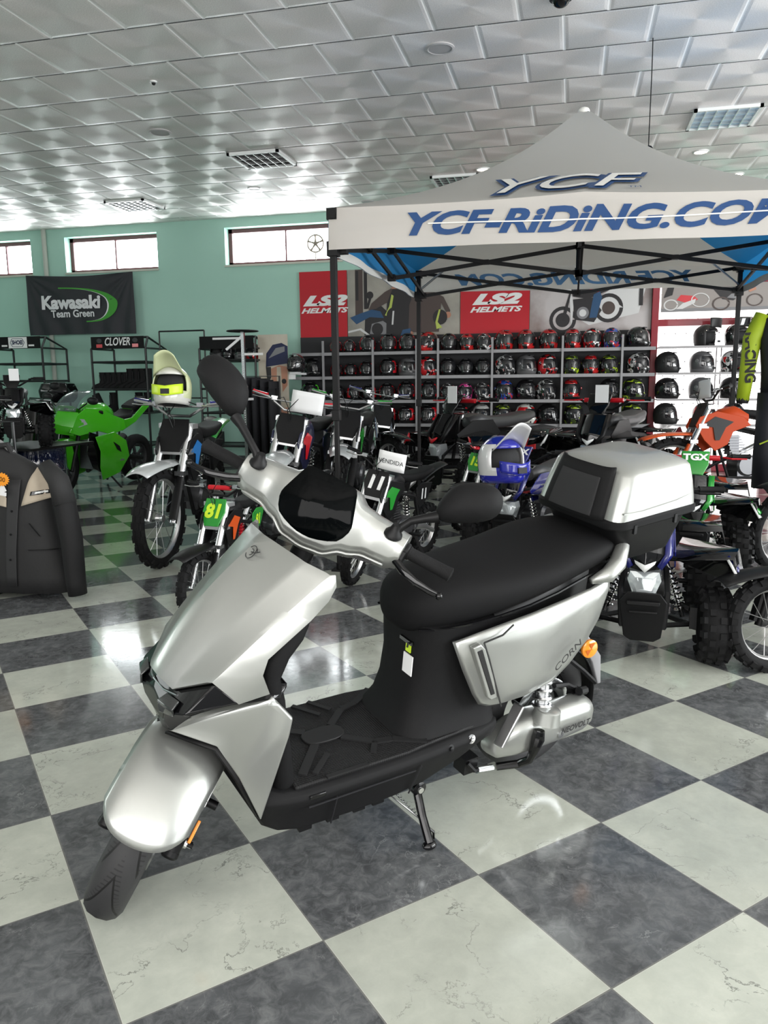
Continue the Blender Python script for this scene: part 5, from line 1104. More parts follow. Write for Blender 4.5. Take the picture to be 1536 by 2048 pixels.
    b.box((-.56, 0, .62), (.09, .11, .18)); b.build('engine', mat('engine_grey', (.10, .10, .105), .35, metal=.7), root)
    b = MB(); b.tube([(-.56, -.03, .62), (-.44, -.10, .58), (-.46, -.15, .44), (-.66, -.16, .52), (-.95, -.15, .66)], [.018, .02, .024, .022, .022], 8); b.tube([(-.95, -.15, .66), (-1.32, -.16, .78)], [.042, .046], 12); b.build('exhaust', ALU, root)
    b = MB()
    for g in (-1, 1): b.tube([V((-.92, .09*g, .40)), V((-1.15, .10*g, .37)), V((-1.40, .095*g, Rr))], [.026, .024, .018], 8, flat=1.3)
    b.build('swingarm', ALU, root)
    b = MB(); b.cyl((-.95, 0, .44), (-.88, 0, .74), .018, n=8)
    for k in range(8): b.torus(V((-.945, 0, .48)).lerp(V((-.885, 0, .70)), k/7), (.07, 0, .3), .032, .006, n=14, m=5)
    b.build('rear_shock', pad or (GOLD if shroud is ORG else CHROME), root)
    # tank shrouds, seat, side panels, tail
    b = MB(); R = []
    for x, zc, hw, hh in ((-.36, .86, .05, .05), (-.44, .88, .09, .08), (-.56, .90, .105, .085), (-.68, .87, .085, .06)): R.append([(x, y, zc+z) for y, z in rr(hw, hh, min(hw, hh)*.9, 4)])
    b.loft(R); b.build('fuel_tank', shroud if frame is BLK else BLK, root, sharp=60)
    for g in (-1, 1):
        b = MB(); pts = [(-.16, .80), (-.20, .88), (-.36, .93), (-.62, .88), (-.70, .80), (-.52, .74), (-.46, .62), (-.34, .56), (-.24, .66)]
        def sf(x, z, q, g=g): return (x, g*(.125+q-.16*max(0, -.45-x)-.10*max(0, x+.30)), z)
        b.prism(pts, sf, -.006, .006); sh = b.build('tank_shroud', shroud, root, bev=.004)
        b = MB(); b.prism([(-.22, .80), (-.34, .88), (-.52, .83), (-.44, .78), (-.38, .66), (-.34, .66), (-.32, .78)], sf, .007, .010); b.build('shroud_graphic', accent, sh)
        b = MB(); b.prism([(-.88, .80), (-.98, .84), (-1.22, .82), (-1.14, .66), (-.98, .58), (-.90, .66)], lambda x, z, q, g=g: (x, g*(.115+q), z), -.005, .005); sp_ = b.build('side_panel', plate if plate is not BLK else shroud, root, bev=.004)
        if num: text('number', num, numc, sp_, axes((-g, 0, 0), (0, 0, 1), (0, g, 0), (-1.04, g*.1235, .72)), size=.14, bold=.006)
        b = MB(); b.box((-.80, .19*g, .36), (.05, .12, .018)); b.build('footpeg', BLK, root)
    b = MB(); R = []
    for x, zc, hw, hh in ((-.50, .93, .04, .02), (-.62, .925, .075, .03), (-.85, .89, .085, .045), (-1.10, .895, .095, .04), (-1.32, .93, .08, .025), (-1.38, .94, .04, .015)): R.append([(x, y, zc+z) for y, z in rr(hw, hh, min(hw, hh)*.85, 4)])
    b.loft(R); b.build('seat', seat, root, sharp=60)
    b = MB(); b.grid(lambda u, v: V((-1.05-.62*u, (2*v-1)*(.10-.03*u), .86+.11*u-.02*(2*v-1)**2+.02*sin(pi*u))), 12, 6); b.build('rear_mudguard', rear, root, solid=.006, sharp=180)
    b = MB(); b.bar((-.90, .13, .33), (-.96, .30, .005), .02, .02); b.build('side_stand', BLK, root)
    if tag_paper:
        b = MB(); b.grid(lambda u, v: H+V((.09+.02*sin(u*3), -.02+.26*u, .02+.17*v)), 6, 4); o = b.build('paper_sign', PAPER, root, S, solid=.001, sharp=180)
        if tag_paper != ' ': text('writing', tag_paper, DGREY, o, axes((0, 1, 0), (0, 0, 1), (1, 0, 0), H+V((.117, .11, .10))), size=.055)
    return root
def floor_at(x, y): return atz(x, y, 0)
def heading_place(px_, v, z=0): p = aty(px_, 900, v); return V((p.x, v, z))
GM['limewhite'] = (mat('helm_offwhite2', (.60, .60, .56), .2, coat=.6), mat('helm_limewhite', (.55, .60, .35), .25, coat=.5))
# bike with the lime helmet
hb = dirt_bike('blue black dirt bike with tall chrome forks carrying the lime and white helmet', floor_at(318, 1133), rad(-78), 1.0, BLK, MBLU, BLK, BLK, grip=BLU, wrap=True, steer=rad(-10), group='full size dirt bikes', pad=None, rear=GRN)
p = hb.matrix_world @ V((-.33, 0, 1.21)); put_helmet('limewhite', 'mx', (p.x-.04, p.y-.06, p.z-.09), rad(16), 'white and lime motocross helmet hung on the blue dirt bike handlebar', s=1.15, tilt=rad(-8))
hm = bpy.data.objects['helmet.%03d' % 0] if 'helmet.%03d' % 0 in bpy.data.objects else None
# the row behind
dirt_bike('black and red dirt bike with plastic wrapped mudguard behind the scooter left grip', heading_place(535, 4.45), rad(-88), 1.0, mat('navy_plastic', (.01, .012, .04), .3, coat=.4), RED, BLK, BLK, grip=RED, wrap=True, steer=rad(10), group='full size dirt bikes', tag_paper=' ')
dirt_bike('green and white dirt bike right behind the front canopy leg', heading_place(662, 5.15), rad(-84), 1.0, BLK, GRN, BLK, BLK, grip=GRN, wrap=True, steer=rad(8), group='full size dirt bikes')
dirt_bike('black dirt bike with blue grips in front of the helmet shelves', heading_place(768, 6.6), rad(-52), 1.02, BLK, WHT, BLK, BLK, fender=BLKG, grip=BLU, steer=rad(6), group='full size dirt bikes')
dirt_bike('small black and green dirt bike number 11 with handwritten sold sign', floor_at(706, 1168), rad(-106), .70, BLK, GRN, BLK, BLK, num='11', numc=WHT, steer=rad(14), group='small pit bikes', tag_paper='VENDIDA', wr=(.30, .28))
dirt_bike('small pit bike number 81 with green plate and orange shrouds behind the scooter apron', floor_at(400, 1240), rad(-86), .63, BLK, ORG, BLK, GRN, num='81', numc=LIME, fender=BLK, pad=RED, steer=rad(-14), group='small pit bikes', wr=(.30, .28))
dirt_bike('small orange and black pit bike with black grips beside the number 81 bike', floor_at(455, 1140), rad(-112), .62, BLK, ORG, BLK, BLK, fender=BLK, pad=RED, group='small pit bikes', wr=(.30, .28))
eb = dirt_bike('small green pit bike with yellow numbered plate beside the black quad', floor_at(921, 1060), rad(-110), .64, BLK, GRN, BLK, GRN, num='15', numc=LIME, group='small pit bikes', wr=(.30, .28))
dirt_bike('orange racing dirt bike in front of the white shop window', heading_place(1352, 6.7), rad(-165), 1.02, mat('orange_deep', (.38, .04, .004), .5, spec=.2), BLK, BLK, BLK, fender=ORG, group='full size dirt bikes', tag_paper=' ', lean=6)
dirt_bike('black dirt bike cut by the right edge with a knobby spoked front wheel', floor_at(1540, 1342), rad(-150), .80, BLK, WHT, BLK, BLK, fork=BLK, group='small pit bikes', steer=rad(-6), lean=4, wr=(.262, .25))
dirt_bike('dirt bike with red grips at the right edge before the riding mannequin', heading_place(1590, 4.2), rad(-155), .86, BLK, RED, BLK, BLK, grip=RED, group='full size dirt bikes')
# blue and white motocross helmet resting on the small pit bike
def quad(label, loc, heading, s=1., main=BLU, trim=WHT, plate_txt='TGX', steer=0, group='small quads', bar_pad=None, spring=CHROME, paper=False, z=0., Rw=.172, tilt=None, bumper=BLK):
    M = Matrix.Translation(V(loc)+V((0, 0, z))) @ Matrix.Rotation(heading, 4, 'Z')
    if tilt: M = M @ tilt
    root = thing('quad_bike', label, 'quad bike', group=group, mx=M @ Matrix.Scale(s, 4))
    for x, y, w_, st, nm in ((0, .30, .062, steer, 'front_wheel'), (0, -.30, .062, steer, 'front_wheel'), (-.78, .29, .085, 0, 'rear_wheel'), (-.78, -.29, .085, 0, 'rear_wheel')):
        tyre(root, nm, Rw, w_, Matrix.Translation((x, y, Rw)) @ Matrix.Rotation(st, 4, 'Z'), n=16, spokes=False)
    for g in (-1, 1):
        b = MB(); b.tube([(-.12, .07*g, .17), (0, .20*g, .165)], .012, 6); b.tube([(.08, .07*g, .17), (0, .20*g, .165)], .012, 6); b.tube([(-.12, .07*g, .25), (0, .20*g, .235)], .010, 6); b.box((0, .215*g, .20), (.05, .03, .10)); b.build('suspension_arm', BLK, root)
        b = MB(); a0, a1 = V((-.02, .17*g, .19)), V((-.06, .09*g, .44)); b.cyl(a0, a1, .010, n=8)
        for k in range(9): b.torus(a0.lerp(a1, .15+.7*k/8), a1-a0, .024, .005, n=14, m=5)
        b.build('front_shock', spring, root)
        # front fender wing
        b = MB(); b.mesh([V(p) for p in [(.05, .10*g, .47), (.10, .36*g, .50), (-.14, .40*g, .50), (-.24, .16*g, .52), (.12, .385*g, .40), (-.10, .43*g, .36), (-.16, .36*g, .34), (-.26, .15*g, .40)]], [(0, 1, 2, 3), (1, 4, 5, 2), (2, 5, 6), (2, 6, 7, 3)]); fw = b.build('front_fender', BLKG, root, solid=.008, sharp=20)
        b = MB(); b.mesh([V(p) for p in [(.108, .335*g, .497), (.125, .385*g, .41), (.035, .403*g, .40)]], [(0, 1, 2)]); b.build('fender_graphic', trim, fw, solid=.010, off=0)
        b = MB(); b.mesh([V(p) for p in [(.0505, .34*g, .502), (.115, .385*g, .43), (-.04, .41*g, .425)]], [(0, 1, 2)]); b.build('fender_graphic', main, fw, solid=.012, off=0)
        b = MB(); b.mesh([V(p) for p in [(-.52, .12*g, .50), (-.56, .36*g, .50), (-.92, .37*g, .52), (-.98, .12*g, .54), (-.50, .38*g, .40), (-.96, .39*g, .44)]], [(0, 1, 2, 3), (1, 4, 5, 2)]); b.build('rear_fender', BLKG, root, solid=.008, sharp=20)
        b = MB(); b.prism([(-.02, .42), (.02, .50), (-.16, .60), (-.38, .60), (-.46, .50), (-.36, .42)], lambda x, q, w_, g=g: (x, g*(.115+w_+.05*(.6-q)), q), 0, .008); b.build('side_cowl', main, root, bev=.003)
    # nose cowl, headlight, bumper
    b = MB(); b.mesh([V(p) for p in [(.05, 0, .66), (.0, .11, .64), (.0, -.11, .64), (.14, 0, .52), (.11, .105, .50), (.11, -.105, .50), (.165, 0, .43), (.13, .065, .44), (.13, -.065, .44), (-.12, .10, .66), (-.12, -.10, .66)]], [(0, 3, 4, 1), (0, 2, 5, 3), (3, 6, 7, 4), (3, 5, 8, 6), (0, 1, 9), (0, 10, 2), (0, 9, 10)]); b.build('nose_cowl', BLKG, root, solid=.008, sharp=20, bev=.003)
    for g in (-1, 1):
        b = MB(); b.mesh([V(p) for p in [(.018, .085*g, .652), (-.01, .118*g, .645), (.112, .112*g, .50), (.135, .068*g, .438), (.142, .05*g, .455), (.118, .08*g, .505)]], [(0, 1, 2, 5), (5, 2, 3, 4)]); b.build('nose_stripe', main, root, solid=.014, off=0, sharp=20)
    b = MB(); b.mesh([V(p) for p in [(.163, 0, .462), (.172, 0, .430), (.150, .045, .480), (.150, -.045, .480), (.156, .04, .466), (.156, -.04, .466)]], [(0, 2, 4, 1), (0, 1, 5, 3)]); b.build('nose_chevron', trim, root, solid=.010, off=0)
    b = MB(); b.loft([[(x_, y*k, .36+q*k) for y, q in ((-.065, .07), (.065, .07), (.075, .03), (.045, -.05), (-.045, -.05), (-.075, .03))] for x_, k in ((.07, 1), (.135, .95), (.150, .6))]); b.build('headlight', LENS, root, sharp=30)
    b = MB(); b.loft([[(.16+.015*k+(.0 if q > 0 else -.03), y, .24+q) for y, q in ((-.10, .06), (-.07, .10), (.07, .10), (.10, .06), (.08, -.11), (.05, -.13), (-.05, -.13), (-.08, -.11))] for k in (0, 1)]); b.box((.185, 0, .255), (.01, .12, .012)); b.box((.185, 0, .295), (.012, .14, .02)); b.build('front_bumper', bumper, root, bev=.004)
    b = MB(); b.tube([(.0, .09, .42), (.14, .10, .34), (.14, .09, .18), (-.1, .08, .14), (-.6, .07, .16), (-.7, .07, .44), (-.2, .06, .46)], .013, 6); b.tube([(.0, -.09, .42), (.14, -.10, .34), (.14, -.09, .18), (-.1, -.08, .14), (-.6, -.07, .16), (-.7, -.07, .44), (-.2, -.06, .46)], .013, 6); b.build('frame', BLK, root)
    b = MB(); b.box((-.38, 0, .28), (.24, .16, .18)); b.lathe((-.32, -.11, .27), (0, 1, 0), [(.07, 0), (.08, .02), (.08, .20), (.06, .22)], 14); b.build('engine', mat('engine_grey', (.10, .10, .105), .35, metal=.7), root)
    b = MB(); b.cyl((-.78, -.27, Rw), (-.78, .27, Rw), .014, n=8); b.bar((-.5, 0, .26), (-.78, 0, Rw), .06, .04); b.build('rear_axle', BLK, root)
    b = MB(); R = []
    for x, zc, hw, hh in ((-.20, .58, .05, .04), (-.28, .60, .10, .05), (-.42, .57, .10, .05), (-.62, .575, .115, .045), (-.82, .60, .115, .04), (-.92, .62, .09, .03)): R.append([(x, y, zc+q) for y, q in rr(hw, hh, min(hw, hh)*.85, 4)])
    b.loft(R); b.build('seat', mat('seat_grey', (.05, .05, .052), .4), root, sharp=60)
    S = ax((-.08, 0, .5), (-.25, 0, 1), steer); b = MB(); b.tube([(-.06, 0, .3), (-.14, 0, .66)], .014, 8); b.tube([(-.22, -.33, .76), (-.17, -.20, .76), (-.15, -.07, .68), (-.15, .07, .68), (-.17, .20, .76), (-.22, .33, .76)], .010, 8); b.build('handlebar', BLK, root, S)
    for g in (-1, 1):
        b = MB(); b.lathe((-.18, .22*g, .76), (-.3, g, 0), [(.018, 0), (.015, .006), (.015, .10), (.018, .115), (.01, .12)], 12); b.build('grip', BLKM, root, S)
        b = MB(); b.tube([(-.16, .17*g, .755), (-.12, .22*g, .75), (-.13, .31*g, .75)], [.007, .006, .005], 6); b.build('lever', RED if bar_pad is RED else BLK, root, S)
    b = MB(); b.mesh([V(p) for p in [(-.08, .085, .80), (-.08, -.085, .80), (-.02, -.08, .72), (-.02, .08, .72), (.02, .03, .62), (.02, -.03, .62), (-.14, .07, .79), (-.14, -.07, .79)]], [(0, 1, 2, 3), (3, 2, 5, 4), (0, 6, 7, 1)]); pd = b.build('bar_shield', main if plate_txt else BLKG, root, S, solid=.02, bev=.004)
    if plate_txt: u_ = V((-.06, 0, .08)).normalized(); text('lettering', plate_txt, PAPER, pd, axes((0, 1, 0), u_, V((u_.z, 0, -u_.x)), (-.045, 0, .762)), size=.065, bold=.003, sx=1.1)
    if bar_pad: b = MB(); b.cyl((-.15, -.15, .75), (-.15, .15, .75), .018, n=10); b.build('bar_pad', bar_pad, root, S)
    if paper: b = MB(); b.box((-.02, .03, .80), (.003, .10, .13)); b.build('price_paper', PAPER, root, S)
    return root
q1 = quad('dark blue and black small quad behind the top case, nearest on the right', V((1.185, 2.44, 0)), rad(-96), 1.0, BLU, WHT, steer=rad(4))
q2 = quad('dark blue quad with small lettered shield left of the top case', V((.46, 4.35, 0)), rad(-112), 1.0, BLU, WHT)
q3 = quad('green and black small quad behind the top case on the right', V((1.62, 4.10, 0)), rad(-98), 1.0, GRN, WHT, bar_pad=RED)
quad('large black quad with red bar pad in front of the helmet shelves', heading_place(895, 7.2), rad(-128), 1.4, BLK, RED, None, bar_pad=RED, paper=True, group='large quads')
quad('black large quad behind the silver top case', heading_place(1190, 7.2), rad(-112), 1.4, BLK, WHT, None, bar_pad=RED, paper=True, group='large quads')
pe = eb.matrix_world @ V((-.75, 0, .93)); put_helmet('bluewhite', 'mx', (0, 0, 0), 0, 'x') if False else None
GM['bluewhite'] = (mat('helm_blue', (.015, .02, .30), .15, coat=.8), mat('helm_offwhite', (.62, .62, .62), .2, coat=.6)); KD['bluewhite'] = 'blue and white motocross helmet'
ph = atz(1003, 962, .60); put_helmet('bluewhite', 'mx', ph, rad(38), 'blue and white motocross helmet resting on a small bike left of the top case', s=1.25, tilt=rad(-4))
# ---------------------------------------------------------------- green sport bike
def sport_bike():
    A = V((-4.9, 6.62, 0)); Bk = V((-4.82, 8.02, 0)); d = (A-Bk).normalized(); hdg = atan2(d.y, d.x)
    root = thing('sport_bike', 'bright green sport motorcycle with clear windscreen parked by the teal wall', 'motorcycle', mx=Matrix.Translation(A) @ Matrix.Rotation(hdg, 4, 'Z') @ Matrix.Rotation(rad(-5), 4, 'X'))
    G_ = mat('sport_green', (.055, .42, .012), .15, coat=.8); st = Matrix.Rotation(rad(12), 4, 'Z')
    tyre(root, 'front_wheel', .30, .055, st @ Matrix.Translation((0, 0, .30)), knob=False, spokes=False); tyre(root, 'rear_wheel', .31, .07, Matrix.Translation((-1.40, 0, .31)), knob=False, spokes=False)
    for g in (-1, 1):
        b = MB(); b.cyl((0, .09*g, .28), (-.24, .09*g, .85), .025, n=10); b.build('fork_leg', BLK, root, st)
        b = MB(); b.prism([(.06, .80), (-.02, .94), (-.14, 1.02), (-.40, 1.0), (-.62, .92), (-.84, .86), (-.88, .74), (-.60, .68), (-.34, .74), (-.05, .70), (.09, .74)], lambda x, z, q, g=g: (x, g*(.20+q-.22*max(0, x+.20)-.05*max(0, z-.85)), z), 0, .012); b.build('upper_fairing', G_, root, bev=.008)
        b = MB(); b.prism([(-.24, .68), (-.60, .72), (-.84, .60), (-.92, .40), (-.76, .20), (-.44, .14), (-.36, .30), (-.34, .50)], lambda x, z, q, g=g: (x, g*(.235+q-.12*max(0, .45-z)), z), 0, .012); b.build('lower_fairing', G_, root, bev=.008)
        b = MB(); b.prism([(-.18, .74), (-.32, .70), (-.46, .30), (-.40, .24), (-.26, .30), (-.14, .50)], lambda x, z, q, g=g: (x, g*(.20+q), z), 0, .01); b.build('black_inner_panel', BLKG, root)
        b = MB(); b.prism([(-.58, .60), (-.70, .54), (-.74, .46), (-.66, .50)], lambda x, z, q, g=g: (x, g*(.244+q), z), 0, .006); b.build('air_slot', BLK, root)
        b = MB(); b.prism([(.07, .86), (.02, .90), (-.10, .89), (-.16, .83), (-.04, .80), (.05, .81)], lambda x, z, q, g=g: (x+.0, g*(.185+q-.55*max(0, x+.08)), z), 0, .012); b.build('headlight', LENS, root)
        b = MB(); b.prism([(-.74, .86), (-.90, .84), (-1.10, .86), (-1.40, 1.02), (-1.60, 1.10), (-1.54, .98), (-1.20, .80), (-.90, .70)], lambda x, z, q, g=g: (x, g*(.13+q-.05*max(0, -1.1-x)*2), z), 0, .012); b.build('tail_fairing', G_, root, bev=.006)
        b = MB(); b.tube([(-.26, .09*g, .97), (-.28, .18*g, .98), (-.36, .30*g, .95)], [.014, .013, .013], 8); b.lathe((-.30, .20*g, .975), (-.4, g, -.1), [(.018, 0), (.016, .11), (.01, .115)], 10); b.build('clip_on_bar', BLK, root, st)
        b = MB(); b.tube([(-.06, .15*g, 1.0), (-.08, .25*g, 1.08)], .008, 6); b.ell((-.10, .31*g, 1.11), (.025, .075, .045), 14, 8); b.build('mirror', BLK, root)
        b = MB(); b.box((-.78, .20*g, .36), (.08, .07, .02)); b.build('footpeg', ALU, root)
    b = MB(); b.mesh([V(p) for p in [(.20, 0, .84), (.06, .17, .80), (.06, -.17, .80), (.10, .0, .98), (-.04, .17, .97), (-.04, -.17, .97), (.14, 0, .72), (.02, .15, .70), (.02, -.15, .70)]], [(0, 3, 4, 1), (0, 2, 5, 3), (6, 0, 1, 7), (6, 8, 2, 0)]); b.build('nose_fairing', G_, root, sharp=20, solid=.01, bev=.006)
    b = MB(); b.grid(lambda u, v: V((.09-.34*v+.04*sin(pi*v)-.10*(2*u-1)**2, (2*u-1)*(.15-.03*v), .98+.22*v+.03*sin(pi*v))), 14, 8); b.build('windscreen', CLR, root, solid=.004, sharp=180)
    b = MB(); R = []
    for x, zc, hw, hh in ((-.34, .96, .06, .03), (-.44, .98, .13, .07), (-.60, .97, .15, .09), (-.76, .92, .11, .07), (-.84, .88, .07, .04)): R.append([(x, y, zc+z) for y, z in rr(hw, hh, min(hw, hh)*.9, 5)])
    b.loft(R); b.build('fuel_tank', G_, root, sharp=180)
    b = MB(); R = []
    for x, zc, hw, hh in ((-.78, .86, .07, .03), (-.90, .85, .12, .035), (-1.10, .87, .13, .035), (-1.18, .92, .11, .035)): R.append([(x, y, zc+z) for y, z in rr(hw, hh, hh*.9, 4)])
    b.loft(R); b.build('rider_seat', BLKM, root, sharp=60)
    b = MB(); R = []
    for x, zc, hw, hh in ((-1.20, .98, .09, .02), (-1.32, 1.02, .10, .03), (-1.50, 1.09, .07, .02)): R.append([(x, y, zc+z) for y, z in rr(hw, hh, hh*.9, 4)])
    b.loft(R); b.build('pillion_seat', BLKM, root, sharp=60)
    b = MB(); b.grid(lambda u, v: V((.36*cos(rad(10+120*u))-.02, (2*v-1)*.075, .30+.36*sin(rad(10+120*u))-.02*(2*v-1)**2)), 14, 6); b.build('front_mudguard', G_, root, st, solid=.006, sharp=180)
    for g in (-1, 1): b = MB(); b.prism([(.15, .62), (.34, .42), (.22, .40), (.02, .30), (-.08, .46), (-.02, .60)], lambda x, z, q, g=g: (x, g*(.078+q), z), 0, .006); b.build('mudguard_side', G_, root, st)
    b = MB(); b.box((-.66, 0, .42), (.40, .28, .34)); b.lathe((-.62, -.17, .38), (0, 1, 0), [(.10, 0), (.11, .02), (.11, .32), (.09, .34)], 18); b.build('engine', mat('engine_grey', (.10, .10, .105), .35, metal=.7), root)
    b = MB(); b.tube([(-.84, .10, .44), (-1.1, .12, .36), (-1.40, .10, .31)], [.035, .03, .022], 8); b.tube([(-.84, -.10, .44), (-1.1, -.12, .36), (-1.40, -.10, .31)], [.035, .03, .022], 8); b.build('swingarm', BLK, root)
    b = MB(); b.tube([(-.6, -.14, .2), (-.95, -.18, .30), (-1.12, -.19, .40)], .03, 8); b.tube([(-1.12, -.19, .40), (-1.42, -.20, .56)], [.055, .06], 12); b.build('exhaust', DGREY, root)
    for a_, c_ in (((-1.1, .15, .3), (-1.14, .25, .01)), ((-1.1, -.15, .3), (-1.14, -.25, .01)), ((-.62, .15, .2), (-.70, .30, .01))): b = MB(); b.bar(a_, c_, .02); b.build('paddock_leg', BLK, root)
sport_bike()
# ---------------------------------------------------------------- left side: barrel, raised quad, green bike, jacket
pb = aty(72, 893, 5.7); b = MB(); bc = V((pb.x, 5.7, 0)); HB = pb.z
b.lathe(bc, (0, 0, 1), [(.285, 0), (.29, .01), (.285, .03), (.285, .19), (.295, .205), (.285, .22), (.285, .39), (.295, .405), (.285, .42), (.285, HB-.02), (.292, HB), (.27, HB-.005)], 40)
tag(b.build('barrel', mat('barrel_blue', (.006, .010, .035), .06, coat=1)), 'glossy dark blue steel barrel standing under the raised black quad', 'barrel')
quad('black quad set up on the blue barrel at the left', V((bc.x+.08, bc.y-.38, 0)), rad(-55), .88, BLK, WHT, None, z=HB+.02, paper=True, group='quads')
b = MB(); b.box((bc.x-.06, bc.y+.0, HB+.008), (.8, 1.0, .022)); tag(b.build('wooden_board', BLK), 'black board on the barrel carrying the quad', 'board')
dirt_bike('green and black dirt bike cut off by the left edge behind the jacket', heading_place(-60, 4.4), rad(-32), 1.05, GRN, BLK, BLK, WHT, grip=BLK, group='full size dirt bikes', wr=(.345, .32))
p = aty(118, 795, 8.4)
t = thing('parked_scooter', 'black scooter with top case and round mirror behind the green motorcycle', 'scooter', (p.x, 8.4, 0), rad(-80)); 
b = MB(); b.loft([[(x, y, z) for x, y in rr(hx_, hy_, .06, 4)] for z, hx_, hy_ in ((1.02, .15, .16), (1.08, .19, .20), (1.17, .20, .21), (1.19, .20, .21), (1.28, .17, .18), (1.30, .12, .13))]); b.build('case', BLKG, t)
b = MB(); R = []
for x, zc, hw, hh in ((.25, .86, .05, .03), (.4, .84, .12, .06), (.8, .82, .13, .05), (1.0, .84, .06, .03)): R.append([(x-.15, y, zc+z) for y, z in rr(hw, hh, hh*.9, 4)])
b.loft(R); b.build('seat', BLKM, t); b = MB(); b.loft([[(x_+x, y, z) for x, y in rr(.3, .12, .08, 4)] for z, x_ in ((.35, .35), (.6, .35), (.8, .4))]); b.loft([[(x_+x, y, z) for x, y in rr(.08, .18, .06, 4)] for z, x_ in ((.35, 1.1), (.7, 1.0), (.98, .92))]); b.box((.8, 0, .32), (.5, .28, .08)); b.build('body', BLKG, t)
tyre(t, 'front_wheel', .25, .05, Matrix.Translation((1.25, 0, .25)), knob=False, spokes=False); tyre(t, 'rear_wheel', .25, .05, Matrix.Translation((.15, 0, .25)), knob=False, spokes=False)
b = MB(); b.tube([(.9, .10, .98), (.88, .2, 1.04), (.84, .34, 1.03)], .014, 8); b.tube([(.9, -.10, .98), (.88, -.2, 1.04), (.84, -.34, 1.03)], .014, 8); b.build('handlebar', BLK, t)
for g in (-1, 1): b = MB(); b.tube([(.88, .22*g, 1.04), (.87, .26*g, 1.16), (.87, .33*g, 1.22)], .007, 6); b.ell((.87, .38*g, 1.25), (.02, .07, .05), 14, 8); b.build('mirror', BLK, t)
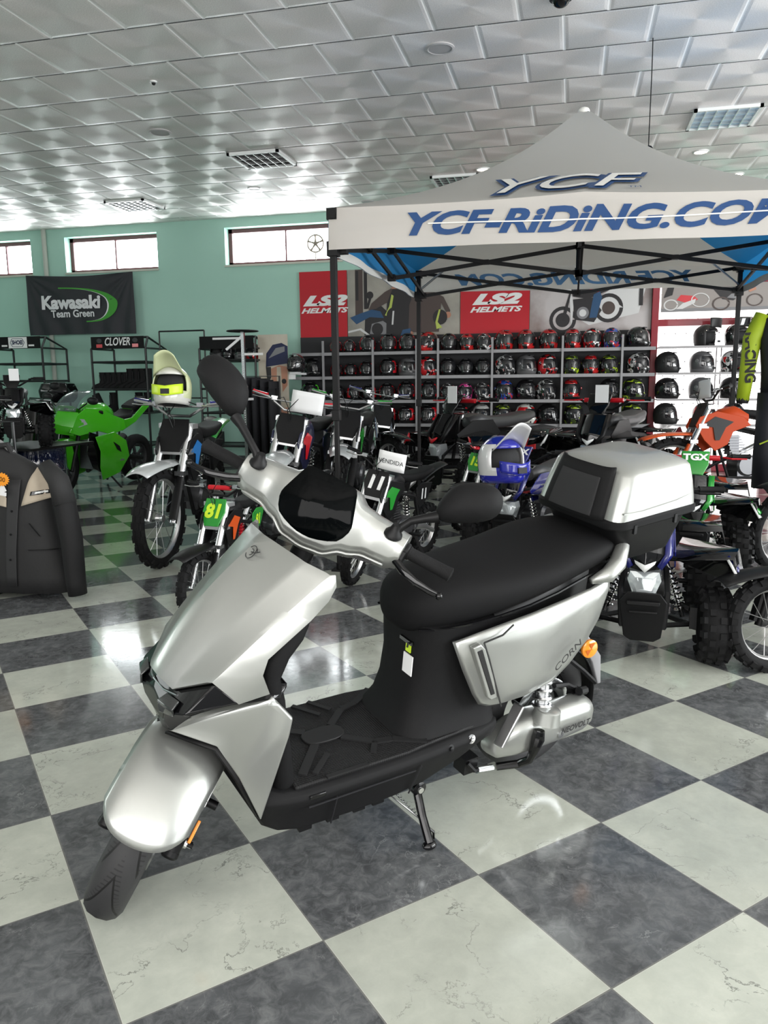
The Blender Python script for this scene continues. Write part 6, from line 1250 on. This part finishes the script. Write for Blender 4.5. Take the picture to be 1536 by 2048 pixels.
# ================================================================ jacket, mannequin, small props
def jacket():
    Y = 2.75; ctr = aty(-12, 1000, Y); zt = aty(0, 905, Y).z; zb = aty(60, 1178, Y).z
    X = lambda px_: aty(px_, 1000, Y).x-ctr.x
    t = thing('riding_jacket', 'dark grey riding jacket with beige shoulders and orange price star on hanger', 'jacket', (ctr.x, Y, 0), rad(0))
    JG = mat('jacket_grey', (.018, .018, .0185), .75, bump=.5, bscale=45); JB = mat('jacket_beige', (.42, .36, .28), .75, bump=.4, bscale=45); JN = mat('jacket_blue', (.008, .02, .12), .7); JK = mat('jacket_black', (.003, .003, .0035), .75, bump=.4, bscale=45)
    W = X(122); b = MB(); R = []
    prof = [(zb, W*1.02, .11), (zb+.10, W*1.0, .12), (zb+.25, W*.93, .13), ((zb+zt)/2+.06, W*.86, .125), (zt-.16, W*.80, .11), (zt-.08, W*.70, .09), (zt-.03, W*.50, .075), (zt+.01, W*.30, .06), (zt+.03, W*.26, .055)]
    for z, hx_, hy in prof:
        n = 44; R.append([(hx_*math.copysign(abs(cos(2*pi*k/n))**.8, cos(2*pi*k/n)), hy*math.copysign(abs(sin(2*pi*k/n))**.9, sin(2*pi*k/n))*(1+.05*sin(k*2.3+z*9)), z) for k in range(n)])
    b.loft(R, caps=False); body = b.build('jacket_body', JG, t, sharp=180, solid=.006, off=-1)
    def yf(x, z, o=.004):
        for k in range(len(prof)-1):
            if z <= prof[k+1][0]: break
        u = max(0, min(1, (z-prof[k][0])/(prof[k+1][0]-prof[k][0]))); hx_ = prof[k][1]+(prof[k+1][1]-prof[k][1])*u; hy = prof[k][2]+(prof[k+1][2]-prof[k][2])*u
        q = min(.999, abs(x)/hx_); c = q**(1/.8); return -hy*max(0, 1-c*c)**.45-o-.012
    def patch(name, pts, m, o=.004, nu=10):
        # four-sided patch laid on the front of the jacket
        a, b_, c, d = [V((p[0], 0, p[1])) for p in pts]; mb = MB()
        def fn(u, v): p = a.lerp(b_, u).lerp(d.lerp(c, u), v); return V((p.x, yf(p.x, p.z, o), p.z))
        mb.grid(fn, nu, nu); return mb.build(name, m, t, sharp=180, solid=.003, off=1)
    P = lambda px_, py_: (aty(px_, py_, Y-.12).x-ctr.x, aty(px_, py_, Y-.12).z)
    patch('shoulder_panel', [P(40, 1013), P(102, 993), P(102, 962), P(52, 938)], JB)
    patch('shoulder_panel', [P(-64, 993), P(15, 1014), P(14, 996), P(-30, 938)], JB)
    patch('chest_badge', [P(53, 993), P(82, 990), P(83, 982), P(54, 985)], BLKG, .010)
    patch('badge_lettering', [P(60, 990), P(78, 988), P(78, 984), P(61, 986)], WHT, .016)
    patch('front_placket', [P(18, 1172), P(36, 1172), P(36, 960), P(16, 960)], mat('jacket_placket', (.024, .024, .025), .7), .006)
    for py_ in (1022, 1068, 1118): x, z = P(26, py_); b = MB(); b.lathe((x, yf(x, z, .010), z), (0, -1, 0), [(.007, 0), (.007, .003), (.001, .004)], 12); b.build('snap_button', BLK, t)
    for q in ((P(56, 1101), P(118, 1106)), (P(54, 1048), P(72, 1075))): b = MB(); b.tube([(q[0][0]+(q[1][0]-q[0][0])*k/8, yf(q[0][0]+(q[1][0]-q[0][0])*k/8, q[0][1]+(q[1][1]-q[0][1])*k/8, .003), q[0][1]+(q[1][1]-q[0][1])*k/8) for k in range(9)], .0035, 5); b.build('pocket_seam', BLK, t)
    # sleeves: shoulder to cuff
    for g in (1, -1):
        pts = [(X(98)*g, -.01, zt-.07), (X(124)*g, -.02, zt-.16), (X(136)*g, -.03, zt-.30), (X(146)*g, -.04, (zt+zb)/2-.07), (X(150)*g, -.05, zb+.08), (X(152)*g, -.05, zb+.0)]
        b = MB(); b.tube([V(p) for p in pts], [.045, .064, .068, .068, .062, .058], 18, flat=.85); b.build('sleeve', JK, t, sharp=180)
        b = MB(); b.tube([V((p[0]+.004*g, p[1]-.004, p[2]+.006)) for p in pts[:3]], [.047, .066, .070], 18, flat=.86); b.build('sleeve_upper', JG, t, sharp=180)
    patch('sleeve_stripe', [P(112, 1036), P(126, 1034), P(112, 996), P(102, 996)], JB, .05); patch('side_panel', [P(110, 1090), P(122, 1090), P(103, 998), P(92, 1000)], JN, .004)
    b = MB(); b.tube([(X(36), 0, zt-.03), (X(30), -.02, zt+.05), (X(0), -.05, zt+.035), (X(-30), -.02, zt+.05), (X(-60), 0, zt-.03), (X(-30), .05, zt+.02), (X(20), .05, zt+.02)], .018, 8, closed=True); b.build('collar', JG, t)
    b = MB(); b.tube([(-.17, 0, zt+.0), (-.08, 0, zt+.055), (0, 0, zt+.075), (.08, 0, zt+.055), (.17, 0, zt+.0)], [.012, .018, .022, .018, .012], 8, flat=1.2); b.build('hanger', mat('hanger_grey', (.25, .25, .25), .5), t)
    b = MB(); b.tube([(0, 0, zt+.08), (.0, 0, zt+.14), (.02, 0, zt+.17), (.05, 0, zt+.16)], .003, 6); b.build('hanger_hook', STEEL, t)
    x, z = P(18, 956); b = MB(); n = 36; pts = [((.042 if k % 2 else .052)*cos(2*pi*k/n)*1.1, (.042 if k % 2 else .052)*sin(2*pi*k/n)*.8) for k in range(n)]; b.prism(pts, lambda a, c, q: (x+a, -.185+q, z+c), -.001, .001); o = b.build('price_star', mat('price_orange', (.9, .32, .02), .6), t)
    text('price', '400', BLK, o, Matrix.Translation((x, -.187, z)) @ Matrix.Rotation(pi/2, 4, 'X') @ Matrix.Rotation(rad(-12), 4, 'Z'), size=.038)
    b = MB(); b.box((x-.01, -.175, z-.055), (.045, .002, .05), Euler((0, rad(-25), 0)).to_matrix()); b.box((x-.005, -.178, z-.085), (.05, .002, .022), Euler((0, rad(8), 0)).to_matrix()); b.build('swing_ticket', PAPER, t)
    # stand
    s = thing('garment_stand', 'low black garment stand under the grey jacket', 'stand', (ctr.x, Y+.22, 0)); b = MB(); b.tube([(0, 0, 0), (0, 0, zt+.17), (0, -.22, zt+.185), (.06, -.22, zt+.185)], .010, 8); b.build('pole', TUBE, s)
    b = MB(); b.bar((-.4, -.1, .02), (.4, -.1, .02), .03); b.bar((0, -.35, .02), (0, .2, .02), .03); b.build('base', TUBE, s)
jacket()
# riding mannequin at the right edge
def mannequin():
    Y = 5.2; p = aty(1562, 900, Y); t = thing('mannequin', 'mannequin in black and lime riding gear with patterned helmet at the right edge', 'mannequin', (p.x, Y, 0), rad(-8))
    KIT = mat('kit_dark', (.006, .006, .011), .6, bump=.4, bscale=40); z0 = aty(1512, 622, Y).z
    def body(name, rows, m, n=20): b = MB(); b.loft([[(cx+hx_*cos(2*pi*k/n), cy+hy*sin(2*pi*k/n), z) for k in range(n)] for z, cx, cy, hx_, hy in rows]); return b.build(name, m, t, sharp=180)
    body('jersey', [(z0-.62, 0, 0, .17, .12), (z0-.45, 0, 0, .175, .125), (z0-.22, 0, -.01, .20, .13), (z0-.06, 0, 0, .205, .11), (z0-.0, 0, 0, .14, .08), (z0+.05, 0, 0, .06, .06)], KIT)
    for g in (-1, 1): body('trouser_leg', [(z0-1.32, g*.12, -.02, .07, .075), (z0-1.05, g*.11, -.03, .085, .09), (z0-.9, g*.10, -.03, .09, .095), (z0-.6, g*.09, 0, .10, .12)], KIT)
    LM = mat('kit_lime', (.30, .40, .012), .6)
    for g in (-1, 1):
        b = MB(); b.tube([(g*.18, 0, z0-.03), (g*.25, -.01, z0-.2), (g*.27, -.02, z0-.42), (g*.29, -.04, z0-.66)], [.065, .068, .055, .045], 14); sl = b.build('sleeve', LM, t, sharp=180)
        b = MB(); b.lathe((g*.29, -.04, z0-.68), (0, .0, 1), [(.04, 0), (.046, .02), (.044, .04)], 12); b.build('cuff', BLK, sl)
        text('sleeve_lettering', 'RACING', BLK, sl, axes((-.1*g, 0, -1), (1, 0, 0), (0, -1, 0), (g*.262, -.078, z0-.34)), size=.10, bold=.004)
    b = MB(); b.box((.06, -.135, z0-.28), (.07, .012, .10)); b.build('chest_print', LM, t)
    b = MB()
    for g in (-1, 1): b.bar((g*.11-.05, -.125, z0-.98), (g*.11+.05, -.128, z0-.93), .015, .01)
    b.build('knee_print', LM, t)
    b = MB(); b.cyl((.0, .0, 0), (.0, .0, z0-.62), .010, n=8); b.bar((-.20, 0, .01), (.20, 0, .01), .02, .012); b.bar((0, -.2, .01), (0, .2, .01), .02, .012); b.build('stand', STEEL, t)
    put_helmet('blackwhite', 'mx', (p.x-.01, Y-.02, z0+.045), rad(-20), 'black and white patterned motocross helmet on the mannequin', s=1.1)
mannequin()
# red display box and mat by the shelves
p = floor_at(1052, 955); b = MB(); b.box((p.x-.02, p.y+.1, .26), (.26, .22, .50)); o = b.build('display_box', mat('box_red', (.55, .012, .016), .4), bev=.004); tag(o, 'tall red cardboard display box behind the blue helmet', 'box')
text('lettering', 'HELMETS', WHT, o, Matrix.Translation((p.x-.02, p.y-.012, .12)) @ Matrix.Rotation(pi/2, 4, 'X'), size=.05, bold=.001)
b = MB(); b.box((p.x+.06, p.y-.35, .01), (.7, .5, .02)); tag(b.build('red_mat', mat('mat_red', (.40, .03, .02), .3)), 'red mat on the floor in front of the red box', 'mat')
# white boxes on the floor under the shelving
for k, px_ in enumerate((803, 822)):
    p = aty(px_, 905, 9.6); b = MB(); b.box((p.x, 9.62, .12+.0*k), (.11, .12, .22)); tag(b.build('small_box', PAPER, bev=.003), 'small white carton under the grey shelving, %s of two' % ('left' if k == 0 else 'right'), 'carton')
